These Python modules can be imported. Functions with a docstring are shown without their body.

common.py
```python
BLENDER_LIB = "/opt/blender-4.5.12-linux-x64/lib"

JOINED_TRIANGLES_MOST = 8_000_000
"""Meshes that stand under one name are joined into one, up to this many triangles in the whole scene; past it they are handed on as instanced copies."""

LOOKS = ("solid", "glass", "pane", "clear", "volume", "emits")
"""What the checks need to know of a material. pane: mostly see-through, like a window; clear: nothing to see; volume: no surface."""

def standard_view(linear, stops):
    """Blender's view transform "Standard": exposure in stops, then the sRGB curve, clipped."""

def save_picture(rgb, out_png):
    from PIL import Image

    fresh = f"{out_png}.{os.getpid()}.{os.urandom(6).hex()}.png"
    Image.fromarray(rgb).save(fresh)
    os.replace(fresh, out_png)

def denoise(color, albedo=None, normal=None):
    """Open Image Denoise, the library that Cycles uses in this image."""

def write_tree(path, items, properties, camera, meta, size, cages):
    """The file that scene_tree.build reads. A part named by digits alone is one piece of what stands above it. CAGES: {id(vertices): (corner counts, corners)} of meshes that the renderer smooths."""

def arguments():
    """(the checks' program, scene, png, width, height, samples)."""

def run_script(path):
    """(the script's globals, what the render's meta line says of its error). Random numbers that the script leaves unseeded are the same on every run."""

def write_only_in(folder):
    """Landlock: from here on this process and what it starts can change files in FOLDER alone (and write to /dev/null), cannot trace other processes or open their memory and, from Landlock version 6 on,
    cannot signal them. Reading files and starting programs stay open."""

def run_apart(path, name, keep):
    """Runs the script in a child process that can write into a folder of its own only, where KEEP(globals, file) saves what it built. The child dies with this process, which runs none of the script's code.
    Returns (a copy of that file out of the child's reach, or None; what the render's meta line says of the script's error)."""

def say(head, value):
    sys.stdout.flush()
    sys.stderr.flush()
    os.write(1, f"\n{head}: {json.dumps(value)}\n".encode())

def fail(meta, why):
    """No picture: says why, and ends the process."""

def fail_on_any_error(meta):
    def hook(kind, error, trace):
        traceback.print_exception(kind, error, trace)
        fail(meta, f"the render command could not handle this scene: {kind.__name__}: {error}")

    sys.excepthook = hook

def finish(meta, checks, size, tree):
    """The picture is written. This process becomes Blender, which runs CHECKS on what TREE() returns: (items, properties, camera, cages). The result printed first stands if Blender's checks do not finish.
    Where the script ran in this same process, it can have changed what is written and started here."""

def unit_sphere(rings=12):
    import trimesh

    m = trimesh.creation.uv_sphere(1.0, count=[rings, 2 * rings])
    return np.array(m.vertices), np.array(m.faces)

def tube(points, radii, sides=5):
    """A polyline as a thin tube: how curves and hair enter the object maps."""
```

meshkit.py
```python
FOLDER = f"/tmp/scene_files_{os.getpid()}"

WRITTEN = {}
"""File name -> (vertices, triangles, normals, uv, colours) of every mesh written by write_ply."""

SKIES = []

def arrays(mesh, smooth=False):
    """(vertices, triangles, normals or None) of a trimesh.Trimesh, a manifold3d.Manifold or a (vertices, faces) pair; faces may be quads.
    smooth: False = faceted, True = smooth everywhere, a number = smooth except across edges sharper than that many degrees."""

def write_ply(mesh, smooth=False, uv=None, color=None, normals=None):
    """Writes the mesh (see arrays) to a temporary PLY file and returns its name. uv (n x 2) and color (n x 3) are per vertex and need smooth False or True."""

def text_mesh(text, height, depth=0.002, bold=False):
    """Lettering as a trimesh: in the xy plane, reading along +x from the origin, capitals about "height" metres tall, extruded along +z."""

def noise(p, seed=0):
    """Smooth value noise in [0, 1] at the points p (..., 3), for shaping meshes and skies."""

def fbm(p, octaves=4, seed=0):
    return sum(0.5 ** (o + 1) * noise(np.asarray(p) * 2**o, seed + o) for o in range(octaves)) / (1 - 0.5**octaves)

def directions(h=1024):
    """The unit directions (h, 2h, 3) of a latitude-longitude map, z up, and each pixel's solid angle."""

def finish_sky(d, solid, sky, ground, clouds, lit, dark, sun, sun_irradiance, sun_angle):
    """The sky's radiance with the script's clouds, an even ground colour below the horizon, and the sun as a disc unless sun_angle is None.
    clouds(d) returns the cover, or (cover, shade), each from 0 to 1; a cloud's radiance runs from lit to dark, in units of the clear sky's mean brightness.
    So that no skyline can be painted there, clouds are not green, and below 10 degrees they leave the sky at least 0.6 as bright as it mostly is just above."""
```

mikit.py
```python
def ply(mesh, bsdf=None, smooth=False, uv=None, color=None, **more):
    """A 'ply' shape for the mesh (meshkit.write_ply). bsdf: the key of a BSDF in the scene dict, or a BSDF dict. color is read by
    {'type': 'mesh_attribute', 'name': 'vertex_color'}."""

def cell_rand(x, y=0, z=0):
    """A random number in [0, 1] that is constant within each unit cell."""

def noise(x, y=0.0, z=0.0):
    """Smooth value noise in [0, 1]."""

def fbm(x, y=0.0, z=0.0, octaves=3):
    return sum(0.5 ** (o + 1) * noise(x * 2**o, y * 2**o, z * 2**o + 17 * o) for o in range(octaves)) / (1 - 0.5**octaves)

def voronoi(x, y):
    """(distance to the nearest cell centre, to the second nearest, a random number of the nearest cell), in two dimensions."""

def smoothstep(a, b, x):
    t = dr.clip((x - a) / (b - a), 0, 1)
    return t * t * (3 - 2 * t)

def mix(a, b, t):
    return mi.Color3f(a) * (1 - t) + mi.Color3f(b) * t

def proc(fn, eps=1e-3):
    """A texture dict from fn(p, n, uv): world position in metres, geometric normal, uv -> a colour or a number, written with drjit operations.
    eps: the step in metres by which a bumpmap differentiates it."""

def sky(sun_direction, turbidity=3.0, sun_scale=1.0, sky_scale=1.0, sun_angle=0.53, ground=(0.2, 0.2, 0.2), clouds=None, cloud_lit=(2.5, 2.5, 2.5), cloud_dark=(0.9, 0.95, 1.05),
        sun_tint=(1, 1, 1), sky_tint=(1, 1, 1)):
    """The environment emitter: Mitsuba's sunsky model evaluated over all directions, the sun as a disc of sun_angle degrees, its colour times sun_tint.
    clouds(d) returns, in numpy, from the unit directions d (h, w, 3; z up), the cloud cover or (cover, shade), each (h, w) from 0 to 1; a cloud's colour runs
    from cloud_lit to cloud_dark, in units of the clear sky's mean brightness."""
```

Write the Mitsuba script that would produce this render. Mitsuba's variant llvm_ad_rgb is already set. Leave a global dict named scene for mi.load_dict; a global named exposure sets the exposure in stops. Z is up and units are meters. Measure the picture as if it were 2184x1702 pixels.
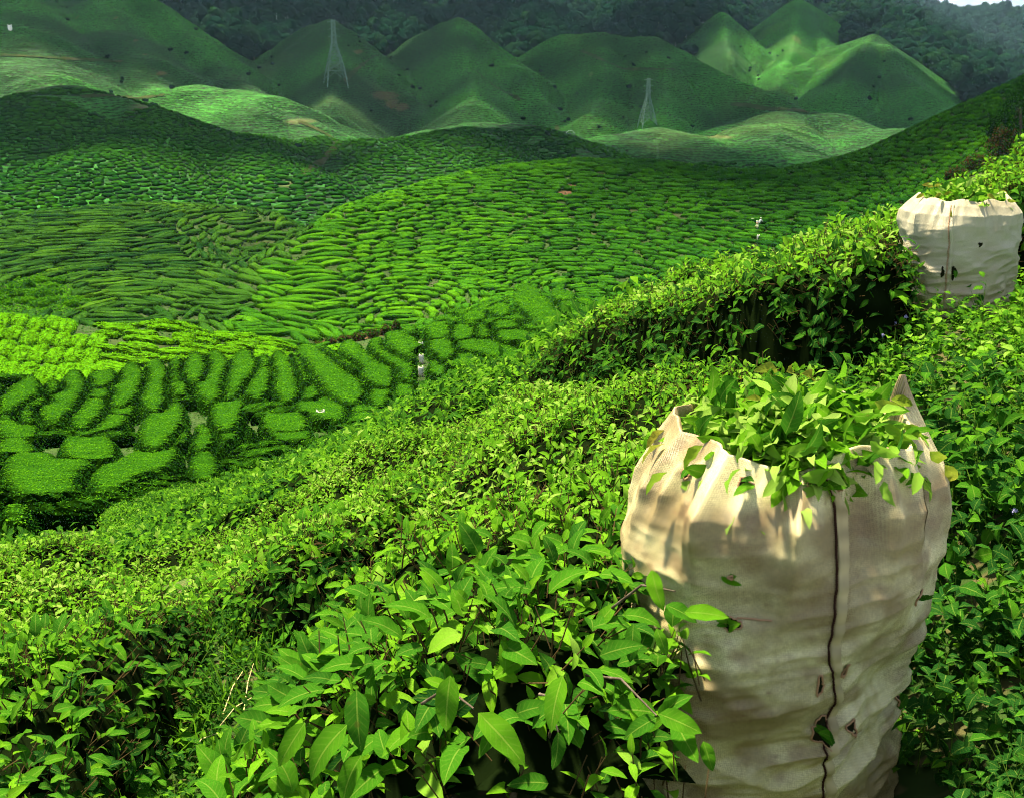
import math, numpy as np, trimesh, mitsuba as mi, drjit as dr, mikit, meshkit
from mikit import noise, fbm, voronoi, smoothstep, mix, cell_rand, proc
from mitsuba import ScalarTransform4f as T
from scipy.interpolate import RBFInterpolator
from scipy.ndimage import map_coordinates
from scipy.spatial import cKDTree
import shapely
from shapely.geometry import Polygon, LineString, Point, MultiPolygon
from shapely.ops import unary_union

scene, labels = {}, {}
# ------------------------------------------------------------------ camera, sky, exposure
EYE = np.array([0.0, 0.0, 1.65])
PITCH = math.radians(16.4)
TX = 0.51
scene['camera'] = dict(type='perspective', fov=2 * math.degrees(math.atan(TX)), fov_axis='x', near_clip=0.05, far_clip=9000.0,
                       to_world=T().look_at(origin=EYE.tolist(), target=(EYE + [0, math.cos(PITCH), -math.sin(PITCH)]).tolist(), up=[0, 0, 1]))
SUN = np.array([-0.20, 0.17, 0.96]); SUN /= np.linalg.norm(SUN)
scene['sky'] = mikit.sky(SUN.tolist(), turbidity=3.5, sun_scale=2.0, sky_scale=0.72, sun_angle=4.5, sun_tint=(1.0, 0.99, 0.89),
                         clouds=lambda d: np.clip((meshkit.fbm(d * 3.0 / (0.25 + np.abs(d[..., 2:3])), 4, 5) - 0.36) * 3.2, 0, 0.9))
exposure = 2.65
rng = np.random.default_rng(7)

# ------------------------------------------------------------------ projection helpers (photo pixels on a 2184 x 1702 grid -> directions)
FV = 1092 / TX
FWD, UPV = np.array([0, math.cos(PITCH), -math.sin(PITCH)]), np.array([0, math.sin(PITCH), math.cos(PITCH)])
def ray(vx, vy):
    vx, vy = np.asarray(vx, float), np.asarray(vy, float)
    d = ((vx - 1092) / FV)[..., None] * np.array([1.0, 0, 0]) - ((vy - 851) / FV)[..., None] * UPV + FWD
    return d / np.linalg.norm(d[..., :2], axis=-1, keepdims=True)        # unit horizontal length
def pt(vx, vy, r):
    """The point seen at pixel (vx, vy) at horizontal distance r."""
    return EYE + ray(vx, vy) * np.asarray(r, float)[..., None]
def fb(x, y, s, o=4, seed=0):
    return meshkit.fbm(np.stack([x / s, y / s, np.zeros_like(x)], -1), o, seed)

# ------------------------------------------------------------------ terrain near and mid: canopy height C(x, y) of the planting and ground G(x, y)
CAN = [  # (pixel x, pixel y, distance)
 # foreground hedge and its neighbours
 (1000,1450,1.22),(700,1480,1.5),(1350,1480,1.35),(1150,1250,1.6),(900,1250,2.0),(1250,1050,2.5),(1000,1100,3.0),(1400,920,3.1),(1200,930,3.9),(1500,790,4.1),(1350,810,4.3),(1000,950,4.8),
 (1750,785,4.2),(1130,800,7.0),(1000,835,10.0),(850,888,13),(700,952,16.5),(560,1012,20),(450,1060,21),(300,1120,18),(640,1150,3.9),(520,1190,4.6),(700,1080,5.2),(800,980,7.5),(600,1080,8),(500,1110,9),
 (50,1760,1.8),(150,1560,2.2),(300,1390,2.9),(100,1350,3.2),(300,1230,4.6),(50,1230,5.0),(150,1180,7.5),(20,1190,9),(350,1145,8),
 (1150,740,8.2),(1280,680,7.2),(1420,615,6.5),(1560,570,6.0),(1700,520,5.6),(1850,480,5.6),(1950,455,5.9),(2060,415,6.2),(2184,345,6.6),(2300,290,7.0),
 (1450,650,10.0),(1700,565,9.5),(1950,505,9.5),(2184,415,9.5),(1480,690,15),(1700,625,15),(1950,560,15),(2184,480,15),
 # rows in the hollow
 (30,1160,15),(120,1120,22),(250,1065,28),(400,1040,32),(300,1000,38),(100,1060,29),(560,1000,40),(450,950,48),(600,930,50),(700,950,46),(800,905,50),(900,890,50),(100,930,55),(300,900,60),(500,900,58),(650,870,62),(800,870,62),(950,850,62),
 (50,850,72),(200,840,76),(450,800,82),(600,775,86),(700,760,88),(750,830,72),(900,800,76),(900,705,96),(1000,740,85),(1000,680,102),(1100,720,85),(1100,650,107),(1200,690,90),(1200,633,110),(1290,655,108),(1000,800,74),
 # bright mound
 (0,657,116),(100,662,116),(180,680,114),(250,686,113),(300,683,113),(350,674,114),(400,686,112),(450,699,112),(560,705,114),(640,735,108),(50,740,96),(200,740,97),(350,740,99),(500,740,101),(100,800,84),(300,800,87),(600,755,100),
 (0,690,133),(180,705,132),(350,705,132),(480,722,130),(620,740,122),(700,742,118),(790,718,122),(860,712,121),
 # long hill beyond the hollow
 (480,685,142),(480,672,150),(510,610,160),(560,545,172),(630,495,188),(700,452,202),(800,415,215),(900,385,226),(1000,365,232),(1100,350,238),(1240,336,242),(1400,340,242),(1550,356,242),(1750,340,252),(1900,290,268),(2000,243,280),(2184,162,300),(2350,100,315),
 (560,640,152),(700,690,136),(800,560,168),(1000,450,203),(1000,600,156),(1200,480,193),(1200,600,160),(1300,400,217),(1500,450,193),(1500,560,163),(1700,420,203),(1700,500,175),(1900,380,212),(2100,330,203),(2184,300,205),(1300,640,146),(1450,620,146),(900,680,138),(2350,260,205),(2000,420,170),(2184,400,150),(1700,560,140),(1900,520,120),
 (600,600,215),(720,520,240),(900,440,270),(1240,395,290),(1550,410,292),(1750,395,300),(2000,310,335),(2184,230,345),
 # hill on the other side of the gully
 (-150,500,225),(0,465,228),(75,452,232),(150,445,236),(220,437,240),(300,431,243),(380,432,244),(450,440,242),(520,456,238),(600,478,232),(0,560,187),(150,530,197),(300,520,197),(450,540,192),(100,620,166),(300,620,167),(420,660,150),(200,655,158),(0,640,160),
 (0,505,280),(150,490,288),(300,478,293),(450,485,292),(-150,560,160),
]
CAN += [(-350, y, r) for x, y, r in CAN if -20 <= x < 60] + [(2560, y - 60, r) for x, y, r in CAN if x > 2150]
CAN = np.array(CAN, float)
def polar_rbf(pts, smooth):
    d = ray(pts[:, 0], pts[:, 1])
    az, lr, q = np.arctan2(d[:, 0], d[:, 1]), np.log(pts[:, 2]), d[:, 2]
    return RBFInterpolator(np.stack([az * 2.6, lr], 1), q, kernel='thin_plate_spline', smoothing=smooth)
AZ, LR = np.linspace(-0.75, 0.75, 241), np.linspace(math.log(0.7), math.log(345), 330)
GA, GL = np.meshgrid(AZ, LR, indexing='ij')
Q_CAN = polar_rbf(CAN, 2e-4)(np.stack([GA.ravel() * 2.6, GL.ravel()], 1)).reshape(GA.shape)
GND = [  # ground near the camera (paths between the hedges)
 (450,1600,3.0),(250,1702,2.7),(600,1700,2.6),(600,1400,3.5),(520,1260,4.25),(470,1230,4.7),(900,1702,2.15),(1300,1702,2.1),(1690,1800,1.93),(2100,1702,2.0),(2100,1400,2.5),(2184,1100,3.1),(2050,950,3.9),(1900,800,4.6),(2184,800,4.3),(2040,690,5.2),(2184,660,5.6),(1780,850,4.7),(2300,1300,2.6),(2350,900,3.7),
 (1400,830,5.3),(1600,840,5.0),(1200,870,6.4),(100,1800,2.3),(-100,1800,2.4),(150,1440,3.6),(1000,1150,3.6),(800,1150,4.2),(300,1290,5.6),(1100,920,6.0),(2300,560,6.6),(1000,1000,5.8),(600,1130,8),(300,1200,9),(800,1020,9)]
GND += [(-250, 1700, 2.0), (-250, 1350, 4.2), (2500, 1200, 2.7), (2500, 800, 4.0)]
Q_GND = polar_rbf(np.array(GND, float), 2e-4)(np.stack([GA.ravel() * 2.6, GL.ravel()], 1)).reshape(GA.shape)
R_ = np.exp(GL)
Z_CAN = EYE[2] + R_ * Q_CAN
HB = 0.62 + 0.2 * np.clip((R_ - 12) / 40, 0, 1)
blend = np.clip((np.log(R_) - math.log(6.5)) / (math.log(11) - math.log(6.5)), 0, 1)
blend = blend * blend * (3 - 2 * blend)
Z_GND = (1 - blend) * np.minimum(EYE[2] + R_ * Q_GND, Z_CAN - 0.25) + blend * (Z_CAN - HB)
def look(grid, x, y):
    x, y = np.asarray(x, float), np.asarray(y, float)
    a, l = np.arctan2(x, y), np.log(np.maximum(np.hypot(x, y), 0.7))
    ia = (np.clip(a, AZ[0], AZ[-1]) - AZ[0]) / (AZ[1] - AZ[0])
    il = (np.clip(l, LR[0], LR[-1]) - LR[0]) / (LR[1] - LR[0])
    return map_coordinates(grid, [ia.ravel(), il.ravel()], order=1).reshape(x.shape)
C = lambda x, y: look(Z_CAN, x, y)
G_mid = lambda x, y: look(Z_GND, x, y)
def hit(vx, vy, grid=None, r0=0.75, r1=340.0):
    """Where the ray of each pixel first meets the canopy (or another polar grid)."""
    grid = Z_CAN if grid is None else grid
    d = ray(vx, vy).reshape(-1, 3)
    rs = np.exp(np.linspace(math.log(r0), math.log(r1), 900))
    out = np.zeros((len(d), 3))
    for i, k in enumerate(d):
        p = EYE + rs[:, None] * k
        below = p[:, 2] < look(grid, p[:, 0], p[:, 1])
        j = int(np.argmax(below)) if below.any() else len(rs) - 1
        out[i] = p[j]
    return out

# ------------------------------------------------------------------ far hills: ridge lines with slopes falling away from them
RIDGES = [  # (slope, roundness in m, [(pixel x, pixel y, distance) ...])
 (0.62,6,[(560,122,1010),(640,70,960),(707,38,930),(790,105,850),(860,190,760),(930,248,690)]),(0.60,6,[(707,38,930),(712,110,800),(716,172,710),(700,235,630)]),
 (0.66,6,[(830,112,1000),(900,72,950),(978,44,900),(1060,100,830),(1130,160,760),(1215,288,640)]),(0.62,8,[(978,44,900),(1000,150,750),(1015,220,650)]),
 (0.62,10,[(1130,152,930),(1200,68,900),(1290,76,880),(1392,82,850),(1465,120,800),(1550,160,760),(1690,228,690)]),(0.6,10,[(1290,76,880),(1290,180,740),(1250,255,640)]),(0.6,10,[(1392,82,850),(1425,180,730),(1410,265,640)]),
 (0.70,5,[(1440,110,1180),(1540,27,1250),(1620,108,1150)]),(0.68,5,[(1540,27,1250),(1560,140,1060)]),
 (0.66,6,[(1615,125,1200),(1655,50,1300),(1702,-5,1380),(1745,60,1280),(1790,128,1150),(1850,200,1000)]),(0.62,8,[(1702,-5,1380),(1690,110,1150),(1640,195,950)]),
 (0.60,8,[(1700,140,1050),(1780,100,1080),(1862,78,1080),(1912,128,1000),(1955,178,900)]),(0.58,8,[(1862,78,1080),(1800,180,900)]),
 (0.42,18,[(1500,298,620),(1600,262,680),(1690,238,710),(1830,262,650),(1900,275,620)]),(0.42,18,[(1690,238,710),(1600,300,540)]),
 (0.40,14,[(1235,308,520),(1320,285,545),(1400,274,560),(1480,292,540),(1545,312,520)]),
 (0.42,16,[(640,335,470),(720,305,480),(800,290,490),(900,262,510),(1010,238,530),(1120,265,510),(1240,318,470)]),(0.40,14,[(1010,238,530),(900,330,400)]),
 (0.50,14,[(-80,230,560),(60,215,540),(150,190,510),(250,210,495),(335,236,480),(450,298,430),(560,345,385),(625,374,350)]),(0.42,16,[(335,236,480),(200,330,370),(0,415,305)]),(0.42,16,[(150,190,510),(0,290,420)]),
 (0.42,12,[(340,190,650),(480,190,610),(560,212,580),(640,250,540),(700,295,490)]),(0.44,10,[(560,212,580),(510,270,490),(560,320,420)]),
 (0.62,10,[(-200,-140,1150),(0,-90,1100),(200,-35,1000),(320,0,910),(430,88,810),(490,150,740),(560,222,650)]),(0.55,14,[(200,-35,1000),(250,80,770),(345,190,650)]),(0.55,14,[(0,-90,1100),(30,60,720),(110,150,600)]),
]
FOREST = [
 (0.50,25,[(-300,-260,1700),(300,-170,1750),(600,-150,1800),(1000,-150,1950),(1450,-120,2000),(1700,-70,2050),(1850,10,2100)]),(0.55,15,[(450,-160,1780),(430,-20,1350),(480,70,1130),(505,122,990)]),(0.55,15,[(760,-40,1400),(820,50,1150),(846,98,1010)]),(0.55,15,[(1430,-60,1700),(1440,35,1280)]),(0.55,15,[(1000,-150,1950),(1060,-20,1500),(1140,60,1150),(1135,112,1000)]),(0.55,15,[(640,-150,1800),(600,0,1300),(560,100,1080)]),
 (0.5,15,[(1700,-70,2050),(1790,10,1650),(1880,60,1350),(1960,120,1200),(2060,180,1080),(2184,262,930)]),(0.5,15,[(1880,60,1350),(1990,100,1400),(2184,150,1450),(2400,170,1500)]),
 (0.45,40,[(1200,-100,4100),(1600,-45,3700),(1800,-2,3500),(1850,14,3480),(1905,26,3450),(1960,15,3450),(2040,42,3550),(2110,28,3400),(2184,34,3350),(2500,44,3300)]),(0.45,40,[(1960,15,3450),(2050,110,2500),(2184,140,2300)]),(0.45,40,[(2110,28,3400),(2250,90,2600)]),
]
def ridge_height(x, y, ridges, floor):
    """Smooth maximum of all ridges' slopes."""
    x, y = np.asarray(x, float), np.asarray(y, float)
    top = np.full(x.shape, floor, float)
    for slope, rnd, pts in ridges:
        slope, rnd = (slope * 1.15, rnd * 0.55) if slope > 0.55 else (slope, rnd)
        P = pt(*np.array(pts, float).T)
        best = np.full(x.shape, -1e9)
        for a, b in zip(P[:-1], P[1:]):
            e = b - a
            t = np.clip(((x - a[0]) * e[0] + (y - a[1]) * e[1]) / (e[0] ** 2 + e[1] ** 2), 0, 1)
            d = np.hypot(x - a[0] - t * e[0], y - a[1] - t * e[1])
            best = np.maximum(best, a[2] + t * e[2] - slope * (np.sqrt(d * d + rnd * rnd) - rnd))
        k = 7.0
        hi = np.maximum(top, best)
        top = hi + 0.5 * k * np.log1p(np.exp(-np.abs(top - best) / k)) - 0.5 * k * math.log(2) * np.exp(-np.abs(top - best) / k)
    return top
def rough(x, y, amp=1.0):
    n = fb(x + 30 * fb(x, y, 60, 2, 31), y, 120, 4, 3)
    return amp * ((1 - np.abs(2 * n - 1) - 0.75) * 13 + (fb(x, y, 40, 4, 9) - 0.5) * 7.0)
def far_parts(x, y):
    tea = ridge_height(x, y, RIDGES, -42.0)
    wood = ridge_height(x, y, FOREST, -60.0)
    return tea, wood
def G_far(x, y):
    tea, wood = far_parts(x, y)
    r = np.hypot(x, y)
    return np.maximum(tea, wood) + rough(x, y) * np.clip((r - 300) / 200, 0.15, 1)

def sheet(fn, azs, rs):
    a, r = np.meshgrid(azs, rs, indexing='ij')
    x, y = r * np.sin(a), r * np.cos(a)
    z = fn(x, y)
    i, j = np.meshgrid(np.arange(len(azs) - 1), np.arange(len(rs) - 1), indexing='ij')
    k = i * len(rs) + j
    q = np.stack([k, k + 1, k + 1 + len(rs), k + len(rs)], -1).reshape(-1, 4)
    return np.stack([x, y, z], -1).reshape(-1, 3), np.vstack([q[:, [0, 2, 1]], q[:, [0, 3, 2]]])

# ------------------------------------------------------------------ materials
def attr(**k):
    return dict(type='mesh_attribute', name='vertex_color')
scene['leaf_small'] = dict(type='principledthin', base_color=attr(), roughness=0.45, diff_trans=0.75, eta=1.35)
scene['bush_body'] = dict(type='twosided', b=dict(type='principled', base_color=attr(), roughness=0.75, specular=0.25))
def put(key, mesh, bsdf, color=None, smooth=False, uv=None, **lab):
    base, n = key, 0
    while key in scene:
        n += 1
        key = f'{base}_{n:03d}'
    if color is not None:
        color = np.broadcast_to(np.asarray(color, float), (len(mesh[0]), 3))
    scene[key] = mikit.ply(mesh, bsdf, smooth=smooth, uv=uv, color=color)
    if lab:
        labels[key] = lab
    return key
def name_for(base):
    n, key = 0, base
    while key in labels or key in scene:
        n += 1
        key = f'{base}_{n:03d}'
    return key
def join(parts):
    """[(v, f, c)] -> one mesh with colours."""
    at, vs, fs, cs = 0, [], [], []
    for v, f, c in parts:
        vs.append(v); fs.append(f + at); cs.append(np.broadcast_to(c, (len(v), 3))); at += len(v)
    return np.vstack(vs), np.vstack(fs), np.vstack(cs)
def unit(v):
    return v / np.maximum(np.linalg.norm(v, axis=-1, keepdims=True), 1e-9)
def tri_sample(v, f, n):
    a, b, c = v[f[:, 0]], v[f[:, 1]], v[f[:, 2]]
    nrm = np.cross(b - a, c - a)
    area = np.linalg.norm(nrm, axis=1)
    k = rng.choice(len(f), n, p=area / area.sum())
    u, w = rng.random((2, n, 1))
    flip = (u + w) > 1
    u, w = np.where(flip, 1 - u, u), np.where(flip, 1 - w, w)
    return a[k] + u * (b[k] - a[k]) + w * (c[k] - a[k]), unit(nrm)[k]
def area_of(v, f):
    return 0.5 * np.linalg.norm(np.cross(v[f[:, 1]] - v[f[:, 0]], v[f[:, 2]] - v[f[:, 0]]), axis=1).sum()
def leaf_quads(p, n, size, spread=0.8, up=0.5, width=0.5):
    """Folded two-triangle leaves at p, roughly facing n."""
    m = len(p)
    nn = unit(n + rng.normal(0, spread, (m, 3)) * 0.7 + [0, 0, up])
    d = unit(np.cross(nn, rng.normal(0, 1, (m, 3))))
    s = np.cross(nn, d)
    L = (size * rng.uniform(0.7, 1.3, m))[:, None]
    w = L * width * 0.5
    v = np.stack([p - d * L * 0.5, p + s * w + nn * w * 0.4, p + d * L * 0.5 - nn * L * 0.12, p - s * w + nn * w * 0.4], 1).reshape(-1, 3)
    k = np.arange(m)[:, None] * 4
    f = np.stack([k + [0, 1, 2], k + [0, 2, 3]], 1).reshape(-1, 3)
    return v, f
LIME, TEA, DEEP, BODY = np.array([0.098, 0.300, 0.006]), np.array([0.040, 0.165, 0.008]), np.array([0.010, 0.062, 0.008]), np.array([0.014, 0.060, 0.005])
def leaf_colors(m, tone, nrm=None, reps=4, wild=0.3):
    """A colour per leaf between TEA and LIME (tone 0..1), some deep, repeated for its vertices."""
    t = np.clip(tone + rng.normal(0, wild, m), 0, 1)[:, None]
    c = DEEP + (TEA - DEEP) * np.clip(t * 2, 0, 1) + (LIME - TEA) * np.clip(t * 2 - 1, 0, 1)
    c = c * rng.uniform(0.8, 1.2, (m, 1))
    return np.repeat(c, reps, 0)

# ------------------------------------------------------------------ tea bushes of the middle distance
def mound_grid(poly, ground, top, step, edge, fine=0.0, big=0.22, skirt=0.25):
    """A clipped bush over a footprint: a height field that rises steeply at its rim."""
    x0, y0, x1, y1 = poly.buffer(step).bounds
    gx, gy = np.arange(x0, x1 + step, step), np.arange(y0, y1 + step, step)
    X, Y = np.meshgrid(gx, gy, indexing='ij')
    X = X + rng.uniform(-.25, .25, X.shape) * step; Y = Y + rng.uniform(-.25, .25, X.shape) * step
    P = shapely.points(X.ravel(), Y.ravel())
    d = shapely.distance(poly.exterior, P) * np.where(shapely.contains(poly, P), 1, -1)
    d = d.reshape(X.shape)
    t = np.clip(d / edge, 0, 1)
    h = (1 - (1 - t) ** 3) ** 0.5
    g, c = ground(X, Y), top(X, Y)
    lump = ((fb(X, Y, 1.1, 2, 4) - 0.5) * big + (fb(X, Y, 0.38, 2, 14) - 0.5) * fine) * np.minimum(t * 1.5, 1)
    Z = np.where(d > -0.3 * step, g - 0.05 + (c - g) * h + lump, g - skirt)
    n = len(gy)
    i, j = np.meshgrid(np.arange(len(gx) - 1), np.arange(n - 1), indexing='ij')
    k = (i * n + j)
    q = np.stack([k, k + n, k + n + 1, k + 1], -1).reshape(-1, 4)
    keep = (d.ravel()[q] > -0.9 * step).any(1)
    q = q[keep]
    f = np.vstack([q[:, [0, 1, 2]], q[:, [0, 2, 3]]])
    used, inv = np.unique(f, return_inverse=True)
    return np.stack([X, Y, Z], -1).reshape(-1, 3)[used], inv.reshape(-1, 3)
def px_poly(line, w, r0=0.75):
    """World footprint of a hedge given as a pixel polyline and its pixel width (2184-wide grid)."""
    w = w * 1.40
    g = LineString(line) if len(line) > 1 else Point(line[0])
    b = g.buffer(w / 2, 6).simplify(w * 0.04)
    b = shapely.segmentize(b, w * 0.4)
    h = hit(*np.array(b.exterior.coords).T, r0=r0)
    p = Polygon(h[:, :2]).buffer(0)
    if isinstance(p, MultiPolygon):
        p = max(p.geoms, key=lambda q: q.area)
    return p
def S(crop, pts):
    """Crop pixels -> the 2184-wide grid."""
    x0, y0, k = crop
    return [((x0 + x * k) * 2184 / 2464, (y0 + y * k) * 2184 / 2464) for x, y in pts]
A1, A2, A3, A4, A5 = (0, 700, .22894), (0, 950, .22894), (450, 700, .22894), (450, 900, .22894), (900, 680, .27473)
def box(x0, y0, x1, y1):
    h = min(x1 - x0, y1 - y0)
    if x1 - x0 > y1 - y0:
        m = (y0 + y1) / 2
        return [(x0 + h / 2, m), (x1 - h / 2, m)], h
    m = (x0 + x1) / 2
    return [(m, y0 + h / 2), (m, y1 - h / 2)], h
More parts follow.
